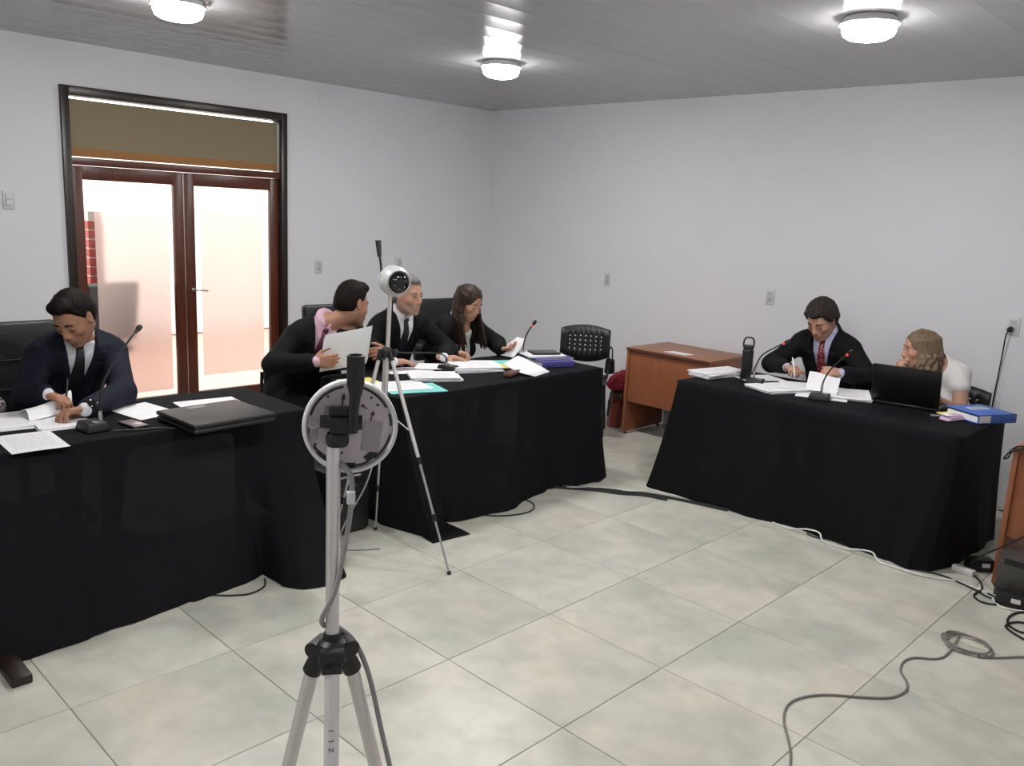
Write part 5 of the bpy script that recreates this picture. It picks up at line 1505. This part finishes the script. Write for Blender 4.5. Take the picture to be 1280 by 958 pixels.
hb = MB().tube([(top2.x - .03, top2.y - .03, 1.40), (top2.x - .085, top2.y + .005, 1.46), (top2.x - .115, top2.y + .015, 1.525)], .006, 8).build('pan_handle', M['blackp'], t2)
MB().cyl((top2.x - .108, top2.y + .013, 1.50), (top2.x - .128, top2.y + .018, 1.575), .010, .015).build('grip', M['blackp'], hb)
c2 = Vector((-.995, .478, 1.388)); vd = Vector((.60, .12, .10)).normalized()
# the dome looks along +x and to the right of the viewer
vd = Vector((.93, -.33, -.03)).normalized()
d2 = empty('dome_camera', tuple(c2), 0, 'white ball-shaped dome camera on the thin tripod in front of the grey-haired man', 'security camera')
T2 = frame(c2, z=vd, y=Vector((0, 0, 1))) @ Matrix.Scale(.92, 4)
MB().lathe([(.045, -.062), (.062, -.056), (.078, -.040), (.081, -.020), (.078, .002), (.074, .018), (.068, .034), (.064, .042), (.060, .040)], 48, T2).build('housing', M['whitep'], d2)
MB().ball((0, 0, .026), (.0605, .0605, .042), 28, 16, T2).build('lens_dome', M['blackg'], d2)
MB().lathe([(.0600, .036), (.0645, .043), (.0625, .047), (.0590, .043)], 40, T2, cap=False).build('dome_ring', M['grayp'], d2)
for a in range(6):
    MB().ball((.030 * math.cos(a * 1.047 + .4), .030 * math.sin(a * 1.047 + .4), .060), .004, 10, 6, T2).build('infrared_led', M['steel'], d2)
MB().lathe([(.080, -.064), (.080, -.056), (.06, -.05)], 40, T2).build('mount_ring', M['whitep'], d2)
c3 = empty('camera_cable', (hx, hy, 0), 0, 'thin grey cable looping beside the tall tripod between the tables', 'cable')
MB().tube([(-1.035, .435, .84), (-1.06, .42, .76), (-1.12, .45, .60), (-1.18, .50, .46), (-1.20, .46, .30), (-1.215, .36, .14), (-1.20, .30, .03), (-1.13, .33, .006), (-1.05, .45, .006)], .0042, 8, smooth=6).build('sheath', M['grayp'], c3)

# ---------------------------------------------------------------- floor bags and boxes
bx = empty('equipment_case', (-1.47, .44, 0), 0, 'black case on the floor between the two left tables', 'case')
MB().box((-1.47, .44, .19), (.30, .28, .36)).build('body', M['blackp'], bx, bevel=.015, seg=3)
MB().box((-1.318, .44, .27), (.006, .24, .012)).build('lid_seam', M['blackg'], bx)
MB().tube([(-1.32, .38, .32), (-1.295, .39, .335), (-1.295, .49, .335), (-1.32, .50, .32)], .006, 8, smooth=4).build('handle', M['grayp'], bx)
for y in (.34, .54):
    for x in (-1.58, -1.36): MB().cyl((x, y, 0), (x, y, .014), .014).build('foot', M['blackp'], bx)
hb_ = empty('handbag', (-2.00, 3.66, 0), R_(-60), 'russet leather handbag on the floor left of the brown desk', 'bag')
k = dict(parent=hb_, world=False)
s_ = MB().grid(lambda u, v: (-.15 + .30 * u, (.075 - .035 * v) * (1 if True else 1) * math.sin(math.pi * (.12 + .76 * u)) , .005 + .20 * v - .02 * math.sin(u * math.pi) * v), 12, 8)
s_.grid(lambda u, v: (-.15 + .30 * u, -(.075 - .035 * v) * math.sin(math.pi * (.12 + .76 * u)), .005 + .20 * v - .02 * math.sin(u * math.pi) * v), 12, 8)
s_.grid(lambda u, v: (-.15 + .30 * u, (-.075 + .15 * v) * math.sin(math.pi * (.12 + .76 * u)), .005), 12, 3)
s_.grid(lambda u, v: (-.15, (-.075 + .15 * v) * .37, .005 + .20 * u), 3, 3).grid(lambda u, v: (.15, (-.075 + .15 * v) * .37, .005 + .20 * u), 3, 3)
s_.build('bag_body', M['redbag'], **k)
MB().grid(lambda u, v: (-.14 + .28 * u, -.037 + .074 * v, .19 - .02 * math.sin(u * math.pi) + .012 * math.sin(v * 3.1)), 8, 4).build('flap', M['redbag'], **k)
for s in (-1, 1): MB().tube([(-.08, .03 * s, .16), (-.06, .035 * s, .24), (.0, .04 * s, .275), (.06, .035 * s, .24), (.08, .03 * s, .16)], .007, 8, smooth=5).build('handle', M['redbag'], **k)
bb = empty('backpack', (-2.06, 3.84, 0), 0, 'black bag on the floor under the crimson cloth beside the desk', 'bag')
MB().box((-2.06, 3.84, .135), (.26, .20, .26), taper=.86).build('bag_body', M['leather'], bb, bevel=.04, seg=4)
MB().box((-2.06, 3.732, .11), (.18, .02, .14)).build('front_pocket', M['leather'], bb, bevel=.009, seg=2)
rn = Sdf(.008, .05)
rn.ell((-2.05, 3.83, .345), np.eye(3), (.14, .13, .095)).ell((-1.97, 3.79, .40), np.eye(3), (.095, .10, .075)).ell((-2.12, 3.78, .31), np.eye(3), (.07, .09, .05))
rn.fn(lambda X, Y, Z, D: np.maximum(D + .006 * np.sin(X * 60 + Z * 30) * np.sin(Y * 45 + Z * 50), .268 - Z))
V_, F_ = rn.mesh()
o = link('jacket', np_mesh('jacket', V_, F_, [M['red']]))
tag(o, 'crimson jacket bundled on top of the black bag left of the desk', 'jacket')
sb = empty('shoulder_bag', (-1.93, 3.45, .5), 0, 'small black bag hanging from the perforated chair beside the desk', 'bag')
MB().box((-1.960, 3.47, .53), (.07, .08, .13), taper=.85).build('bag_body', M['leather'], sb, bevel=.02, seg=3)
MB().tube([(-1.960, 3.445, .585), (-1.962, 3.45, .66), (-1.962, 3.47, .69), (-1.958, 3.49, .66), (-1.958, 3.495, .585)], .006, 8, smooth=4).build('strap', M['leather'], sb)

# ---------------------------------------------------------------- right edge: router, case, adapters
rt = empty('router', (1.42, 2.70, .735), 0, 'flat black box on the brown desk at the right edge', 'router')
MB().box((1.42, 2.72, .758), (.26, .18, .040)).build('body', M['blackp'], rt, bevel=.006)
MB().box((1.42, 2.6305, .757), (.22, .002, .014)).build('front_strip', M['grayp'], rt)
tw = empty('computer_case', (1.37, 2.50, 0), 0, 'smoked grey upright case at the foot of the right-hand desk', 'computer')
MB().box((1.375, 2.495, .115), (.17, .09, .23)).build('body', M['tower'], tw, bevel=.004)
MB().box((1.375, 2.4485, .19), (.12, .002, .03)).build('drive_bay', M['blackp'], tw)
for i, (x, y, rz, lb) in enumerate(((1.385, 2.385, 10, 'black power adapter nearest the camera beneath the right-hand desk'), (1.14, 2.74, 40, 'black power adapter on the floor behind the cloth end'))):
    a = empty('power_adapter', (x, y, 0), R_(rz), lb, 'adapter')
    MB().box((0, 0, .035), (.13, .07, .068)).build('body', M['blackp'], a, bevel=.008, world=False)
    MB().box((.02, -.0358, .04), (.04, .002, .022)).build('rating_label', M['whitep'], a, world=False)
    MB().cyl((.065, 0, .035), (.095, 0, .035), .008, .006).build('strain_relief', M['blackp'], a, world=False)
ps = empty('power_strip', (1.10, 2.63, 0), R_(-12), 'white power strip on the floor at the end of the right-hand cloth', 'power strip')
MB().box((0, 0, .016), (.11, .04, .03)).build('body', M['whitep'], ps, bevel=.004, world=False)
for i in range(3): MB().lathe([(.012, 0), (.012, .0015)], 16, Matrix.Translation((-.034 + .034 * i, 0, .0305))).build('outlet', M['plate_in'], ps, world=False)

# ---------------------------------------------------------------- floor cables
def cable(pts, r, m, label, name='cable', z=None, smooth=6):
    P = [(p[0], p[1], (p[2] if len(p) > 2 else 0) + r + .0006) for p in pts]
    return tag(MB().tube(P, r, 8, smooth=smooth).build(name, M[m]), label, 'cable')
coil = []
for k in range(40):
    a = k / 40 * 2 * math.pi * 2.6 + 2.2
    coil.append((1.375 + (.095 + .012 * math.sin(k * .9)) * math.cos(a), 1.775 + (.085 + .010 * math.cos(k * .7)) * math.sin(a), .004 + .0012 * (k % 9)))
cable([(1.32, .2), (1.24, .41), (1.18, .52), (1.11, .62), (1.07, .72), (1.075, .81), (1.13, .91), (1.24, 1.01), (1.31, 1.09), (1.33, 1.18), (1.31, 1.25), (1.26, 1.32), (1.24, 1.41), (1.26, 1.48), (1.34, 1.58)] + coil + [(1.44, 1.70), (1.50, 1.76), (1.60, 1.88), (1.8, 2.0), (2.1, 2.05)], .0045, 'graycable', 'grey cable snaking over the tiles with a small coil at lower right', smooth=4)
cable([(-.86, 2.50), (-.78, 2.425), (-.67, 2.415), (-.55, 2.44), (-.47, 2.405), (-.38, 2.44), (-.3, 2.47)], .0045, 'whitecable', 'white cable at the left corner of the right-hand cloth')
cable([(.08, 2.50), (.20, 2.47, .004), (.30, 2.475, .030), (.38, 2.465, .036), (.425, 2.44, .002), (.55, 2.435, .004), (.63, 2.43, .024), (.70, 2.425, .032), (.75, 2.40, .002), (.84, 2.395, .002), (.93, 2.385, .006), (1.02, 2.42), (1.10, 2.47), (1.18, 2.47), (1.30, 2.44), (1.45, 2.53)], .0045, 'whitecable', 'white cable running along the hem of the right-hand cloth')
cable([(.30, 2.49), (.36, 2.475), (.44, 2.50), (.52, 2.49)], .0042, 'blackp', 'short black cable loop at the hem of the right-hand cloth')
cable([(.93, 2.46), (1.03, 2.49), (1.12, 2.47), (1.22, 2.43), (1.30, 2.39), (1.42, 2.44), (1.60, 2.50)], .0048, 'blackp', 'black cable crossing below the end of the right-hand cloth')
cable([(1.10, 2.68), (1.19, 2.58), (1.235, 2.47), (1.23, 2.36), (1.28, 2.305), (1.345, 2.34), (1.33, 2.41), (1.27, 2.44)], .0048, 'blackp', 'black cable looping in front of the right-hand desk')
cable([(1.55, 2.38), (1.45, 2.34), (1.42, 2.24), (1.44, 2.14), (1.50, 2.10), (1.56, 2.15), (1.53, 2.22), (1.46, 2.20), (1.44, 2.10), (1.55, 2.02)], .0052, 'blackp', 'black cable bunched on the tiles at the right edge')
cable([(1.30, 2.40), (1.36, 2.32), (1.46, 2.36), (1.6, 2.50)], .0050, 'whitecable', 'pale cable beside the power adapter at the right edge')
cable([(1.08, 2.72), (1.16, 2.60, .10), (1.22, 2.48, .18), (1.32, 2.40, .28), (1.44, 2.36, .40), (1.6, 2.4, .55)], .0045, 'blackp', 'black cable slanting up across the front of the right-hand desk')
cable([(-1.22, 1.93), (-1.10, 2.03), (-.96, 2.13), (-.84, 2.21), (-.72, 2.30), (-.58, 2.36), (-.42, 2.41), (-.2, 2.46)], .009, 'blackp', 'thick black cable on the floor between the middle and right tables')
cable([(-1.20, 1.90), (-1.08, 1.99), (-.95, 2.10), (-.82, 2.17), (-.70, 2.27), (-.55, 2.32)], .007, 'blackp', 'second black cable beside the thick one on the floor')
cable([(-1.12, 2.00), (-1.0, 2.10, .012), (-.9, 2.18, .016), (-.8, 2.23, .016), (-.72, 2.31, .016)], .0035, 'whitecable', 'thin pale cable lying along the black floor cables')
cable([(-1.12, 1.18), (-1.02, 1.27), (-.97, 1.36), (-.95, 1.44), (-.97, 1.53), (-1.05, 1.60), (-1.15, 1.60)], .0042, 'blackp', 'black cable loop in front of the middle cloth')
cable([(-1.10, -.45), (-1.03, -.37), (-1.0, -.30), (-1.03, -.22), (-1.10, -.18)], .004, 'blackp', 'black cable bulging from under the left cloth')
cable([(-1.40, -.72, ZT), (-1.36, -.62, ZT), (-1.34, -.55, ZT), (-1.29, -.50, ZT)], .0035, 'blackp', 'short black microphone cable lying on the left table')
cable([(1.30, 2.60, .735), (1.26, 2.54, .735), (1.235, 2.53, .70), (1.215, 2.55, .665), (1.225, 2.585, .665), (1.25, 2.54, .71), (1.30, 2.57, .738)], .004, 'blackp', 'black cable hanging off the corner of the right-hand desk')
